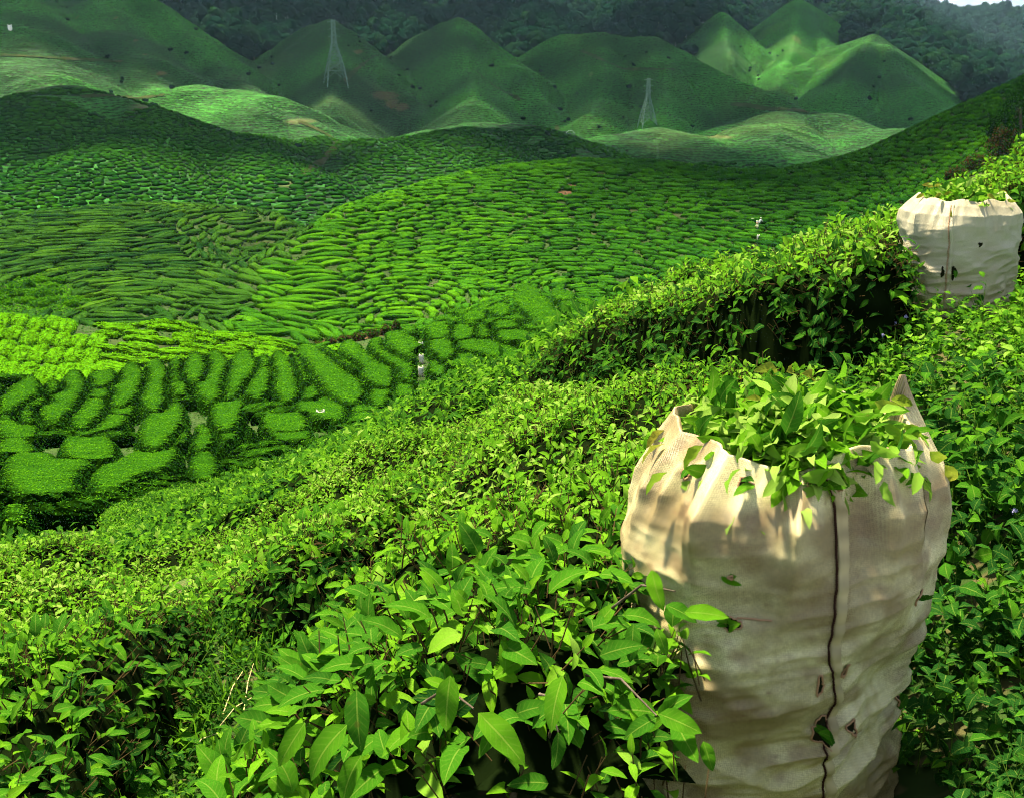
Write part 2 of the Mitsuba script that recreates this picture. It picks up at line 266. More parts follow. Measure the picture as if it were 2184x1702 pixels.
ROWS = [(A3, [(90,760),(70,860)],180),(A3,[(290,770),(230,870),(230,1040)],225),(A3,[(600,750),(510,860),(430,1010)],215),(A3,[(730,745),(830,730)],95),(A3,[(745,860),(720,1000)],225),
 (A3,[(960,770),(1000,880),(1050,1030)],220),(A3,[(1130,760),(1170,830),(1215,920)],130),(A3,[(1240,990),(1290,1040)],170),(A3,[(1270,700),(1380,800),(1500,900),(1650,1010),(1730,1050)],235),(A3,[(1430,670),(1560,750),(1700,840)],150),
 (A3,[(1710,640),(1820,740),(1960,850),(2060,890)],200),(A3,[(1790,905),(1880,950)],110),(A3,[(2030,980),(2010,1080)],200),(A3,[(900,690),(1140,680)],50),
 (A5,[(190,510),(290,560),(360,590)],150),(A5,[(40,570),(130,650),(230,730),(320,790)],150),(A5,[(500,425),(610,410)],110),(A5,[(540,510),(620,590)],150),(A5,[(700,445),(830,430)],95),(A5,[(560,345),(680,330)],85),
 (A5,[(800,310),(960,285)],55),(A5,[(830,380),(960,430)],95),(A5,[(730,500),(900,530),(1080,600),(1240,650)],120),(A5,[(640,655),(800,680),(1020,690)],100),(A5,[(520,740),(580,740)],100),(A5,[(460,900),(530,950)],120),
 (A5,[(620,815),(820,810)],90),(A5,[(190,940),(310,940)],95),(A5,[(1110,475),(1250,455),(1420,490)],85),(A5,[(1080,375),(1230,370)],70),(A5,[(1280,405),(1420,412)],65),(A5,[(1070,240),(1150,240)],85),(A5,[(960,325),(1150,300),(1290,320)],65),
 (A5,[(920,215),(1090,195)],55),(A5,[(640,265),(800,252)],50),(A5,[(1330,130),(1400,180),(1480,270),(1550,350)],190),(A5,[(1570,100),(1730,120)],60),(A5,[(1670,200),(1760,240),(1830,260)],95),(A5,[(1810,170),(1930,220)],75),(A5,[(1140,150),(1280,130)],45),
 (A5,[(980,790),(1100,735)],70),(A5,[(160,1010),(430,1000)],55),(A5,[(1690,320),(1780,330)],60),(A5,[(250,425),(370,412)],38),
 (A1,[(330,1000),(170,1090),(70,1190)],180),(A1,[(590,985),(430,1040)],95),(A1,*box(230,1095,490,1185)),(A1,[(780,960),(720,1080),(600,1200),(540,1270)],220),(A1,[(1160,890),(970,940)],125),(A1,*box(905,1005,1155,1110)),
 (A1,[(970,1170),(900,1250),(850,1300)],240),(A1,[(1380,880),(1340,1000),(1250,1080)],215),(A1,*box(1150,1105,1420,1168)),(A1,*box(1090,1180,1430,1275)),(A1,[(1630,850),(1600,930),(1620,1030),(1610,1140)],215),(A1,[(1870,790),(1870,930),(1890,1000)],165),
 (A1,*box(1775,1050,2040,1120)),(A1,[(430,1220),(300,1285)],180),(A1,*box(0,1240,95,1310)),(A1,*box(-60,990,70,1100)),
 (A2,[(1600,85),(1900,35),(2150,12)],48),(A4,[(110,205),(300,180),(480,150)],36),(A4,[(520,140),(620,135),(800,160),(1000,185),(1120,215)],70),(A2,[(800,320),(1020,300),(1270,220)],150),(A2,*box(630,460,1230,635)),(A2,[(1780,180),(1690,300),(1610,400)],280),(A2,*box(1440,310,1990,470)),
 (A2,[(1760,600),(1480,690),(1250,830),(1050,900)],230),(A2,*box(30,650,980,960)),(A2,*box(-60,480,370,700)),(A2,[(60,1235),(280,1240)],140),(A2,*box(2000,330,2240,560)),(A2,*box(1990,620,2300,860)),(A2,*box(-40,215,390,450)),(A2,*box(335,255,540,340)),
 (A4,[(440,300),(400,420)],270),(A4,[(430,480),(300,600),(190,720)],270),(A4,*box(775,425,1270,575)),(A4,[(1230,320),(1400,340),(1580,390)],180),(A4,[(1750,310),(1980,290)],130),(A4,[(1280,160),(1480,210)],60),(A4,[(1700,210),(2150,230)],60),(A4,[(1560,480),(1800,420),(2150,390)],90),(A4,[(900,640),(1280,620)],90),(A4,[(640,560),(700,600)],60)]
ORD = 'first second third fourth fifth sixth seventh eighth ninth tenth eleventh twelfth thirteenth fourteenth fifteenth sixteenth seventeenth eighteenth nineteenth twentieth'.split()
def ordinal(i):
    return ORD[i] if i < 20 else f'{i + 1}{"st" if (i + 1) % 10 == 1 else "nd" if (i + 1) % 10 == 2 else "rd" if (i + 1) % 10 == 3 else "th"}'
def leafy(v, f, dist, tone, dens=1.0, size=None, body=BODY, gain=1.0):
    """Body mesh + leaves over it, joined: the way a clipped bush reads from a distance."""
    s = size or max(0.08, 0.0019 * dist)
    n = int(area_of(v, f) / (s * s * 0.5) * dens)
    p, nn = tri_sample(v, f, n)
    lv, lf = leaf_quads(p + nn * rng.uniform(-0.3, 0.45, (n, 1)) * s, nn, s, 0.55, 0.4)
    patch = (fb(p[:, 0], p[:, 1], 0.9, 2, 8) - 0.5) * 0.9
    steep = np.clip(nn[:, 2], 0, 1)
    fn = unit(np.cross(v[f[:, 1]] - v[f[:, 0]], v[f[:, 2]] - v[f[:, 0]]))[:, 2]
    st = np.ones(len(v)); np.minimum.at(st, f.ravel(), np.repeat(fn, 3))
    body = np.asarray(body) * (0.18 + 0.82 * np.clip(st, 0, 1) ** 2)[:, None]  # steep sides darkened in the colour to paint their shade
    return (v, f, body), (lv, lf, gain * leaf_colors(n, tone + patch * 0.8 + 0.75 * (steep - 0.80)))  # leaf tone drops with steepness too, side shade put into the colour
hedge_polys, hedges = [], []
def clear_strip(pts, r0=18):
    h = hit(*np.array(pts, float).T, r0=r0)
    return Polygon(h[:, :2]).buffer(0.05)
CLEAR = unary_union([clear_strip([(888, 742), (906, 742), (909, 812), (889, 812)], 50), clear_strip([(672, 893), (700, 893), (700, 915), (672, 915)], 30)])
for crop, line, w in ROWS:
    p = px_poly(S(crop, line), w * crop[2] * 2184 / 2464, r0=13 if crop is A2 or crop is A4 else 20)
    p = p.difference(CLEAR)
    if isinstance(p, MultiPolygon):
        p = max(p.geoms, key=lambda a: a.area)
    if p.is_empty or p.area < 0.3:
        continue
    for q in hedge_polys:
        if p.intersects(q):
            p = p.difference(q.buffer(0.08))
            if isinstance(p, MultiPolygon):
                p = max(p.geoms, key=lambda a: a.area)
    if p.is_empty or p.area < 0.4:
        continue
    hedge_polys.append(p)
    hedges.append(p)
FUL = np.array([0.5])
hedges.sort(key=lambda p: math.atan2(p.centroid.x, p.centroid.y))
zones = dict(near=[], mid=[], far=[])
for p in hedges:
    r = math.hypot(p.centroid.x, p.centroid.y)
    zones['near' if r < 45 else 'mid' if r < 78 else 'far'].append(p)
for zone, text in (('near', 'wide clipped tea hedge in the front of the hollow'), ('mid', 'rounded clipped tea hedge in the middle of the hollow'), ('far', 'dark clipped tea hedge at the back of the hollow')):
    for i, p in enumerate(zones[zone]):
        r = math.hypot(p.centroid.x, p.centroid.y)
        step = 0.16 + r * 0.0022
        size = math.sqrt(p.area)
        v, f = mound_grid(p, G_mid, lambda x, y: C(x, y) + 0.06, step, 0.22 + 0.022 * size)
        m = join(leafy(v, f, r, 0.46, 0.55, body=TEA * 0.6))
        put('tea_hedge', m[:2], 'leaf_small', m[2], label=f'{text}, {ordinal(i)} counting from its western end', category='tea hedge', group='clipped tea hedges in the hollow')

def fill_hollow(n):
    """More hedges where the hollow would show bare ground (places read off the photo as fully planted)."""
    q = np.stack([rng.uniform(-260, 1260, n), rng.uniform(690, 1180, n)], 1)
    h = hit(q[:, 0], q[:, 1], r0=13.5)
    r = np.hypot(h[:, 0], h[:, 1])
    ok = ((r > 33) | ((r > 27) & (q[:, 0] < 330))) & (r < 108) & ~((q[:, 1] < 800 - 0.0 * q[:, 0]) & (q[:, 0] < 680))
    for x, y, rad in ((600, 990, 45), (672, 925, 26), (897, 780, 22), (640, 1010, 20), (170, 1075, 18), (345, 1055, 16)):
        ok &= np.hypot(q[:, 0] - x, (q[:, 1] - y) * 1.3) > rad
    return h[ok], r[ok]

# bushes as rounded, flat-topped clumps that follow the ground
def domes(x, y, ang, L, W, H, ground, nseg=14, lumps=0.14):
    """Many clumps at once: (vertices, faces) with N equal blocks."""
    N = len(x)
    rings = [(0.5, 1.0), (0.8, 0.93), (0.95, 0.70), (1.03, 0.30), (1.0, -0.15)] if nseg > 10 else [(0.6, 0.97), (0.95, 0.6), (1.0, -0.12)]
    u = np.arange(nseg) * 2 * math.pi / nseg
    cu, su = np.cos(u), np.sin(u)
    out = (np.abs(cu) ** 3 + np.abs(su) ** 3) ** (-1 / 3)
    wob = 1 + lumps * rng.normal(0, 1, (N, 1, nseg))
    rho = np.array([a for a, _ in rings])[None, :, None] * out * wob
    lx, ly = rho * cu * (L / 2)[:, None, None], rho * su * (W / 2)[:, None, None]
    ca, sa = np.cos(ang)[:, None, None], np.sin(ang)[:, None, None]
    X, Y = x[:, None, None] + lx * ca - ly * sa, y[:, None, None] + lx * sa + ly * ca
    hh = np.array([b for _, b in rings])[None, :, None] * H[:, None, None] * (1 + 0.10 * rng.normal(0, 1, X.shape))
    Z = ground(X, Y) + hh
    V = np.concatenate([np.stack([X, Y, Z], -1).reshape(N, -1, 3), np.stack([x, y, ground(x, y) + H * 1.02], -1)[:, None]], 1)
    nr = len(rings)
    F = []
    for k in range(nseg):
        k2 = (k + 1) % nseg
        F.append([nr * nseg, k, k2])
        for a in range(nr - 1):
            F += [[a * nseg + k, (a + 1) * nseg + k, (a + 1) * nseg + k2], [a * nseg + k, (a + 1) * nseg + k2, a * nseg + k2]]
    F = np.array(F)
    return V, F
def block_mesh(V, F, idx):
    n = V.shape[1]
    return V[idx].reshape(-1, 3), (F[None] + (np.arange(len(idx)) * n)[:, None, None]).reshape(-1, 3)
def slope_dir(ground, x, y, e=1.5):
    gx = (ground(x + e, y) - ground(x - e, y)) / (2 * e)
    gy = (ground(x, y + e) - ground(x, y - e)) / (2 * e)
    return gx, gy
def pack(cx, cy, ang, L, W, gap=1.0, lgap=None):
    lgap = lgap or gap
    """Greedy packing of oriented clumps: keeps a candidate when no kept one overlaps it."""
    order = np.arange(len(cx))
    tree = cKDTree(np.stack([cx, cy], 1))
    near = tree.query_ball_point(np.stack([cx, cy], 1), L.max() * 1.05)
    kept = np.zeros(len(cx), bool)
    for i in order:
        ok = True
        nb = [j for j in near[i] if kept[j]]
        if nb:
            nb = np.array(nb)
            dx, dy = cx[nb] - cx[i], cy[nb] - cy[i]
            for a, l, w in ((np.full(len(nb), ang[i]), L[i], W[i]), (ang[nb], L[nb], W[nb])):
                lx, ly = dx * np.cos(a) + dy * np.sin(a), -dx * np.sin(a) + dy * np.cos(a)
                tl, tw = (L[i] + L[nb]) / 2 * lgap, (W[i] + W[nb]) / 2 * gap
                if ((np.abs(lx) / tl) ** 4 + (np.abs(ly) / tw) ** 4 < 1).any():
                    ok = False
                    break
        kept[i] = ok
    return np.nonzero(kept)[0]
def visible(x, y, z, grids=((Z_CAN, 0.8),), lift=0.9):
    """Which points the ground between them and the photographer leaves in sight (to leave out what the photo shows nothing of)."""
    p = np.stack([x, y, z + lift], 1) - EYE
    r = np.hypot(p[:, 0], p[:, 1])
    ok = np.ones(len(x), bool)
    for t in np.linspace(0.03, 0.965, 90):
        q = EYE + p * t
        ok &= q[:, 2] > ground_all(q[:, 0], q[:, 1]) - 0.6 * np.minimum(r * t / 50, 1)
    return ok
_FR, _FA = np.exp(np.linspace(math.log(200), math.log(5300), 420)), np.linspace(-0.8, 0.8, 420)
_a, _r = np.meshgrid(_FA, _FR, indexing='ij')
TEA_G, WOOD_G = far_parts(_r * np.sin(_a), _r * np.cos(_a))
FAR_G = np.maximum(TEA_G, WOOD_G) + rough(_r * np.sin(_a), _r * np.cos(_a)) * np.clip((_r - 300) / 200, 0.15, 1)
def far_look(grid, x, y, order=1):
    x, y = np.asarray(x, float), np.asarray(y, float)
    ia = (np.clip(np.arctan2(x, y), _FA[0], _FA[-1]) - _FA[0]) / (_FA[1] - _FA[0])
    ir = (np.log(np.clip(np.hypot(x, y), 200.01, 5299)) - math.log(200)) / (math.log(5300 / 200)) * 419
    return map_coordinates(grid, [ia.ravel(), ir.ravel()], order=order).reshape(x.shape)
G_hill = lambda x, y: far_look(FAR_G, x, y)
def ground_all(x, y):
    r = np.hypot(x, y)
    return np.where(r < 338, np.where(r > 240, np.maximum(G_mid(x, y), G_hill(x, y)), G_mid(x, y)), G_hill(x, y))

# the sunlit knoll: rows of bushes that run towards the camera on its western half, across it on the east
knoll = []
for k in range(-6, 6):
    n, y = 0, 165 + 14 * max(k + 2, 0) + rng.uniform(0, 40)
    while y < 890:
        ln = rng.uniform(85, 120) + (y - 150) * 0.13
        X = lambda yy: 185 * k + 140 - 0.55 * (yy - 400) - 0.0002 * (yy - 400) ** 2 + (60 * ((yy - 500) / 400) if k > 2 else 0)
        xa, xb = X(y), X(y + ln)
        if -900 < xb and xb < 1150:
            line = S(A1, [(xa, y), (xb, y + ln)])
            h = hit(*np.array(line).T, r0=64)
            d = h[1] - h[0]
            if np.hypot(*d[:2]) < 24 and np.hypot(*h[0][:2]) < 123:
                c = (h[0] + h[1]) / 2
                w = 152 * (0.72 + 0.36 * (y - 150) / 750) * A1[2] * 2184 / 2464
                knoll.append((c[0], c[1], math.atan2(d[1], d[0]), max(np.hypot(*d[:2]) * 0.97, 1.4), w * np.hypot(*c[:2]) / FV, k + 6, n))
                n += 1
        y += ln + 12
kx = np.array([(rng.uniform(203, 745), rng.uniform(668, 800)) for _ in range(14000)])
kx = kx[(kx[:, 1] < 795 - np.maximum(kx[:, 0] - 300, 0) * 0.11)]
h = hit(kx[:, 0], kx[:, 1], r0=72)
r = np.hypot(h[:, 0], h[:, 1])
keep = (r < 123) & (r > 84)
h, kx = h[keep], kx[keep]
ang = 0.15 + 0.35 * np.clip((kx[:, 0] - 400) / 200, -0.5, 1) + rng.normal(0, 0.06, len(h))
L, W = rng.uniform(2.2, 5.2, len(h)), rng.uniform(1.7, 2.3, len(h))
ka = np.array([q[:2] for q in knoll]); kl = np.array([max(q[3], q[4]) for q in knoll])
far_u = unary_union(hedges).buffer(0.4)
ok = np.array([(np.hypot(ka[:, 0] - a[0], ka[:, 1] - a[1]) > kl * 0.40 + 0.45).all() and not far_u.contains(Point(a[0], a[1])) for a in h])
h, ang, L, W = h[ok], ang[ok], L[ok], W[ok]
ids = pack(h[:, 0], h[:, 1], ang, L, W, 0.92, 0.85)
for i, (x, y, a, L_, W_, k, n) in enumerate(knoll):
    V, F = domes(np.array([x]), np.array([y]), np.array([a]), np.array([L_ * 1.03]), np.array([W_ * 1.22]), np.array([0.50]), G_mid, 18, 0.035)
    v, f = trimesh.remesh.subdivide(V[0], F)
    v = v + rng.normal(0, 0.03, v.shape)
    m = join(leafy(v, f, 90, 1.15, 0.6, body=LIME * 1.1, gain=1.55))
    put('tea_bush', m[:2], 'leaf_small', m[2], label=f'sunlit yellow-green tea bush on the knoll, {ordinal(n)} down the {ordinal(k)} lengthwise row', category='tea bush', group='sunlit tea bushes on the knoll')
for i in ids:
    V, F = domes(h[i:i+1, 0], h[i:i+1, 1], ang[i:i+1], L[i:i+1], W[i:i+1], np.array([0.52]), G_mid, 18, 0.04)
    v, f = trimesh.remesh.subdivide(V[0], F)
    v = v + rng.normal(0, 0.03, v.shape)
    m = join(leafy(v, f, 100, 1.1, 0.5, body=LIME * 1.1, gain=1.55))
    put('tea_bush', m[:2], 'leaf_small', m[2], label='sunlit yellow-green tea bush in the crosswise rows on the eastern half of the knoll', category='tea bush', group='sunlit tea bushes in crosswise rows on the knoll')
fh, fr = fill_hollow(12000)
fang = np.where(fh[:, 0] < -4, 1.0, 2.0) + rng.normal(0, 0.25, len(fh))
fang = np.where(fr < 45, 0.35 + rng.normal(0, 0.25, len(fh)), fang)
fl_, fw_ = rng.uniform(1.6, 4.2, len(fh)), rng.uniform(1.3, 2.0, len(fh))
sc_ = np.clip(fr / 60, 0.55, 1.1); fl_, fw_ = fl_ * sc_, fw_ * sc_
hed_u = unary_union(hedges + [CLEAR])
ok = np.array([hed_u.distance(Point(a[0], a[1])) > 0.40 * w + 0.02 for a, w in zip(fh, fw_)])
fh, fr, fang, fl_, fw_ = fh[ok], fr[ok], fang[ok], fl_[ok], fw_[ok]
o = np.argsort(-fl_ * fw_); fh, fr, fang, fl_, fw_ = fh[o], fr[o], fang[o], fl_[o], fw_[o]
fi = pack(fh[:, 0], fh[:, 1], fang, fl_, fw_, 0.98)
for i in fi:
    V, F = domes(fh[i:i+1, 0], fh[i:i+1, 1], fang[i:i+1], fl_[i:i+1], fw_[i:i+1], np.array([0.62 + 0.002 * fr[i]]), G_mid, 18, 0.06)
    v, f = trimesh.remesh.subdivide(V[0], F)
    v = v + rng.normal(0, 0.02, v.shape)
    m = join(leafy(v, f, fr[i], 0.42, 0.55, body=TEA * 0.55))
    put('tea_hedge', m[:2], 'leaf_small', m[2], label='short tea bush filling a gap between the clipped hedges of the hollow', category='tea hedge', group='short bushes between the hedges of the hollow')
print('fill', len(fi))
n_single = len(hedges) + len(knoll) + len(ids)

# the two hillsides beyond: thousands of bushes along the contours
def hillside_bushes(n, r0, r1, a0, a1, Lr, Wr, test, ground, gap=1.0, jit=0.16, lgap=None):
    rr, aa = np.sqrt(rng.uniform(r0 * r0, r1 * r1, n)), rng.uniform(a0, a1, n)
    x, y = rr * np.sin(aa), rr * np.cos(aa)
    k = test(x, y)
    x, y = x[k], y[k]
    gx, gy = slope_dir(ground, x, y)
    s = np.hypot(gx, gy)
    tang = np.arctan2(gx, -gy)
    tang = np.where(s > 0.05, tang, 0.1) + rng.normal(0, jit, len(x))
    L, W = rng.uniform(*Lr, len(x)), rng.uniform(*Wr, len(x))
    L = L * np.where((np.arctan2(x, y) < -0.17) & (ground is G_mid), 1.8, 1.0)
    order = np.argsort(-L + rng.normal(0, 1.2, len(x)))
    x, y, tang, L, W = (q[order] for q in (x, y, tang, L, W))
    i = pack(x, y, tang, L, W, gap, lgap)
    return x[i], y[i], tang[i], L[i], W[i]
def az_px(x, y, z):
    d = np.stack([x, y, z], -1) - EYE
    w = d @ FWD
    return 1092 + FV * d[..., 0] / w, 851 - FV * (d @ UPV) / w
SOIL_SPOTS = [(1208, 418, 16, 34), (820, 208, 34, 16), (855, 228, 18, 14)]
def in_soil(vx, vy):
    k = np.zeros(np.shape(vx), bool)
    for a, b, w, h_ in SOIL_SPOTS:
        k |= ((vx - a) / w) ** 2 + ((vy - b) / h_) ** 2 < 1
    return k
def test_mid(x, y):
    z = G_mid(x, y)
    r = np.hypot(x, y)
    vx, vy = az_px(x, y, z)
    ok = visible(x, y, z) & (vx > -300) & (vx < 2420) & ~in_soil(vx, vy)
    ok &= ~((r < 125) & (vx < 690))
    ok &= ~((vx < 195) & (vy > 585) & (vy < 680) & (vy > 640 - 55 * np.sin(np.clip((vx + 20) / 210, 0, 1) * 3.1)))       # weedy patch
    ok &= ~((vx > 680) & (vx < 850) & (vy > 712) & (r < 128))
    ok &= ~((vx > 2040) & (vy > 300 - (vx - 2040) * 0.5) & (r < 190))
    return ok
bx, by, ba, bl, bw = hillside_bushes(140000, 120, 322, -0.57, 0.55, (1.5, 5.2), (0.98, 1.36), test_mid, G_mid, 0.90, 0.08, 0.80)
br = np.hypot(bx, by)
vx, vy = az_px(bx, by, C(bx, by))
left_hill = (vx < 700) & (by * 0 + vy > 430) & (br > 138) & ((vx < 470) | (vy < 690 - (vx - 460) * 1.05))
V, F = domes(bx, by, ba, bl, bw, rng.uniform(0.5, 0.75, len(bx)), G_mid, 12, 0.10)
size = bl * bw / br ** 2
n_more = max(0, 300 - len(knoll) - len(ids))
big = set(np.argsort(-size)[:n_more].tolist())
bush_tone = np.clip(0.45 + 0.5 * (fb(bx, by, 30, 3, 2) - 0.5) + rng.normal(0, 0.12, len(bx)) - 0.20 * left_hill - 0.16 * np.clip((vx - 1100) / 700, 0, 1) + 0.22 * np.clip((620 - np.hypot(vx - 800, vy - 640) * 1.6) / 400, 0, 1), 0, 1)  # also paints in the long hill's lit foot and shaded eastern side
def tone_color(t):
    t = np.asarray(t)[..., None]
    return DEEP + (TEA - DEEP) * np.clip(t * 2, 0, 1) + (LIME - TEA) * np.clip(t * 2 - 1, 0, 1)
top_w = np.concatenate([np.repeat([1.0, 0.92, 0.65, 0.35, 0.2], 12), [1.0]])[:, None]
dull = np.where(left_hill[:, None], [[1.1, 0.82, 1.6]], [[1.0, 1.0, 1.0]])  # dimmer light on the west hill put into its bush colours
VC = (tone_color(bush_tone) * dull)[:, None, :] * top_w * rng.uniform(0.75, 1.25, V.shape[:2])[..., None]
for i in sorted(big):
    v, f = block_mesh(V, F, [i])
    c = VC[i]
    n = int(area_of(v, f) * 12)
    p, nn = tri_sample(v, f, n)
    lv, lf = leaf_quads(p, nn, 0.28)
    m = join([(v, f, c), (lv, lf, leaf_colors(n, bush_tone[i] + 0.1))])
    where = 'foot of the dull hill west of the gully' if left_hill[i] else 'foot of the long hill across the hollow'
    put('tea_bush', m[:2], 'leaf_small', m[2], label=f'small rounded tea bush at the {where}', category='tea bush', group=f'tea bushes at the {where}')
rest = np.array([i for i in range(len(bx)) if i not in big])
v, f = block_mesh(V, F, rest)
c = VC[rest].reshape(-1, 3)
n = int(area_of(v, f) * 4)
p, nn = tri_sample(v, f, n)
lv, lf = leaf_quads(p, nn, 0.34, width=0.7)
owner = rest[cKDTree(np.stack([bx[rest], by[rest]], 1)).query(p[:, :2])[1]]
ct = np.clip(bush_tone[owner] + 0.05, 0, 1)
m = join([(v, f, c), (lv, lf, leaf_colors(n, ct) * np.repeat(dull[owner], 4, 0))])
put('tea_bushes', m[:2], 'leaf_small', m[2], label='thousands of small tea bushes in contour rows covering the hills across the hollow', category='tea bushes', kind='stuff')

# ------------------------------------------------------------------ near tea hedges: real leaves
def leaf_pattern(p, n, uv):
    k = dr.floor(uv.x / 2.0)
    s = uv.x - 2.0 * k - 0.5
    tone = dr.floor(uv.y / 2.0) / 10.0
    t = uv.y - 2.0 * dr.floor(uv.y / 2.0)
    rnd = cell_rand(k, 3, 5)
    place = fbm(p.x * 2.2, p.y * 2.2, p.z * 2.2, 2) - 0.5
    small = noise(p.x * 23.0, p.y * 23.0, p.z * 23.0)
    q = dr.clip(tone + (rnd - 0.5) * 0.8 + place * 0.8 + (small - 0.5) * 0.18, 0, 1.6)
    c = mix(mix((0.012, 0.066, 0.010), (0.042, 0.165, 0.009), dr.clip(q * 2, 0, 1)), (0.125, 0.325, 0.010), dr.clip(q * 2 - 1, 0, 1))
    c = mix(c, (0.27, 0.43, 0.085), dr.clip(q * 2 - 2, 0, 1))
    a = dr.abs(s) * 2.0
    rib = 1 - smoothstep(0.03, 0.10, a)
    vein = smoothstep(0.55, 1.0, dr.cos((t * 8.5 - a * 1.6) * 6.2832)) * smoothstep(0.08, 0.2, a) * (1 - smoothstep(0.7, 0.95, a))
    c = mix(c, (0.20, 0.32, 0.05), rib * 0.55 + vein * 0.13)
    blem = smoothstep(0.80, 0.9, noise(p.x * 70.0, p.y * 70.0, p.z * 70.0)) * smoothstep(0.55, 0.8, noise(p.x * 9.0, p.y * 9.0, p.z * 9.0))
    old = dr.select((cell_rand(k, 9, 2) > 0.996) & (k < 480.0), 1.0, 0.0) * smoothstep(0.35, 0.6, noise(p.x * 3.0, p.y * 3.0, p.z * 3.0))
    c = mix(c, (0.22, 0.19, 0.03), old * 0.8)
    c = mix(c, (0.10, 0.09, 0.02), blem * 0.45)
    return mix(c, (0.110, 0.080, 0.036), dr.select(tone > 2.5, 1.0, 0.0))
scene['leaf_near'] = dict(type='principledthin', base_color=proc(leaf_pattern), roughness=0.17, diff_trans=0.9, eta=1.8)
def leaves(p, d, nrm, L, wr, tone, seg=5, curl=0.25, fold=0.35, ids=None, wave=0.0):
    """Leaf blades with base p, direction d and upper side nrm; uv carries a number and a tone for each."""
    m = len(p)
    ids = rng.integers(0, 900, m) if ids is None else ids
    L, wr, tone, curl = (np.broadcast_to(np.asarray(q, float), (m,)) for q in (L, wr, tone, curl))
    d = unit(d)
    s = unit(np.cross(nrm, d))
    n = np.cross(d, s)
    t = np.linspace(0, 1, seg + 1)
    w = np.sin(math.pi * np.clip(t, 0, 1) ** 0.80) ** 0.66 * (1 - 0.18 * t)
    w[0] = 0.03; w[-1] = 0.0
    w = w / w.max()
    x = L[:, None] * (t - 0.12 * curl[:, None] * t ** 2)
    z = L[:, None] * (0.10 * np.sin(t * 2.2) - curl[:, None] * t ** 2)
    hw = 0.5 * (L * wr)[:, None] * w
    mid = p[:, None] + d[:, None] * x[..., None] + n[:, None] * z[..., None]
    wv = wave * hw * np.sin(t * 14 + rng.uniform(0, 6, (m, 1)))
    lift = (n[:, None] * (hw * fold + wv)[..., None])
    side = s[:, None] * hw[..., None]
    V = np.stack([mid - side + lift, mid, mid + side + n[:, None] * (hw * fold - wv)[..., None]], 2)      # m, seg+1, 3, 3
    base = 2.0 * ids[:, None, None]
    uv = np.stack([np.broadcast_to(base + np.array([0.0, 0.5, 1.0]), (m, seg + 1, 3)), np.broadcast_to(t[None, :, None] * 0.999 + 2 * np.round(tone * 10)[:, None, None], (m, seg + 1, 3))], -1)
    F = []
    for a in range(seg):
        for b in (0, 1):
            i = a * 3 + b
            F += [[i, i + 3, i + 4], [i, i + 4, i + 1]] if 0 < a < seg - 1 else ([[i, i + 3, i + 4], [i, i + 4, i + 1]])
    F = np.array(F)
    k = (seg + 1) * 3
    return V.reshape(-1, 3), (F[None] + (np.arange(m) * k)[:, None, None]).reshape(-1, 3), uv.reshape(-1, 2)
def tube_uv(points, radii, sides=4, tone=3.0):
    import common
    v, f = common.tube(np.asarray(points, float), np.asarray(radii, float), sides)
    return v, f, np.tile([[0.5, 2 * tone * 10 + 0.5]], (len(v), 1))
def join_uv(parts):
    at, vs, fs, us = 0, [], [], []
    for v, f, u in parts:
        vs.append(v); fs.append(f + at); us.append(u); at += len(v)
    return np.vstack(vs), np.vstack(fs), np.vstack(us)
def sprig(seg, nl, stem, L0, tone, spread=1.0):
    """A shoot of tea: a stem along z with leaves in a spiral, the youngest on top."""
    parts = []
    i = np.arange(nl)
    az = i * 2.4 + rng.uniform(0, 6) + rng.normal(0, 0.25, nl)
    f = (i + 0.5) / nl
    h = stem * (f - 0.75)
    el = np.radians(-5 + 55 * f ** 1.5 + rng.normal(0, 16, nl)) / spread
    d = np.stack([np.cos(az) * np.cos(el), np.sin(az) * np.cos(el), np.sin(el)], 1)
    up = unit(np.array([0, 0, 1.0]) + rng.normal(0, 0.30, (nl, 3)))
    L = L0 * (1.05 - 0.5 * f) * rng.uniform(0.75, 1.25, nl)
    p = np.stack([rng.normal(0, 0.006, nl), rng.normal(0, 0.006, nl), h], 1)
    parts.append(leaves(p, d, up, L, rng.uniform(0.36, 0.50, nl), np.clip(tone + 0.35 * (f - 0.4) + rng.normal(0, 0.1, nl), 0, 1), seg, rng.uniform(0.05, 0.45, nl), 0.3, wave=0.12 if seg > 3 else 0))
    if seg > 2:
        for _ in range(3):
            a, b = rng.normal(0, 0.03, 2), rng.normal(0, 0.012, 2)
            parts.append(tube_uv([[a[0], a[1], -stem * .6], [a[0] + b[0], a[1] + b[1], rng.uniform(0.0, 0.02)]], [0.0016, 0.0013], 3))
    if seg > 1:
        parts.append(tube_uv([[0, 0, -stem], [rng.normal(0, .004), rng.normal(0, .004), -stem * .3], [0, 0, stem * 0.25]], [0.0022, 0.0018, 0.001], 3))
    return join_uv(parts)
def patch(n, rad, L0, tone):
    rr, a = rad * np.sqrt(rng.random(n)), rng.uniform(0, 6.28, n)
    p = np.stack([rr * np.cos(a), rr * np.sin(a), rng.normal(0, 0.03, n)], 1)
    el, az = np.radians(rng.normal(25, 25, n)), rng.uniform(0, 6.28, n)
    d = np.stack([np.cos(az) * np.cos(el), np.sin(az) * np.cos(el), np.sin(el)], 1)
    return leaves(p, d, unit(np.array([0, 0, 1.0]) + rng.normal(0, 0.35, (n, 3))), L0 * rng.uniform(0.7, 1.3, n), 0.48, np.clip(tone + rng.normal(0, 0.2, n), 0, 1), 2, 0.3, 0.3)
def group_of(key, mesh, bsdf='leaf_near', smooth=True):
    scene[key] = dict(type='shapegroup', blade=mikit.ply(mesh[:2], bsdf, smooth=smooth, uv=mesh[2]))
KINDS = {'fine': [], 'plain': [], 'wide': [], 'dark_fine': [], 'dark_plain': []}
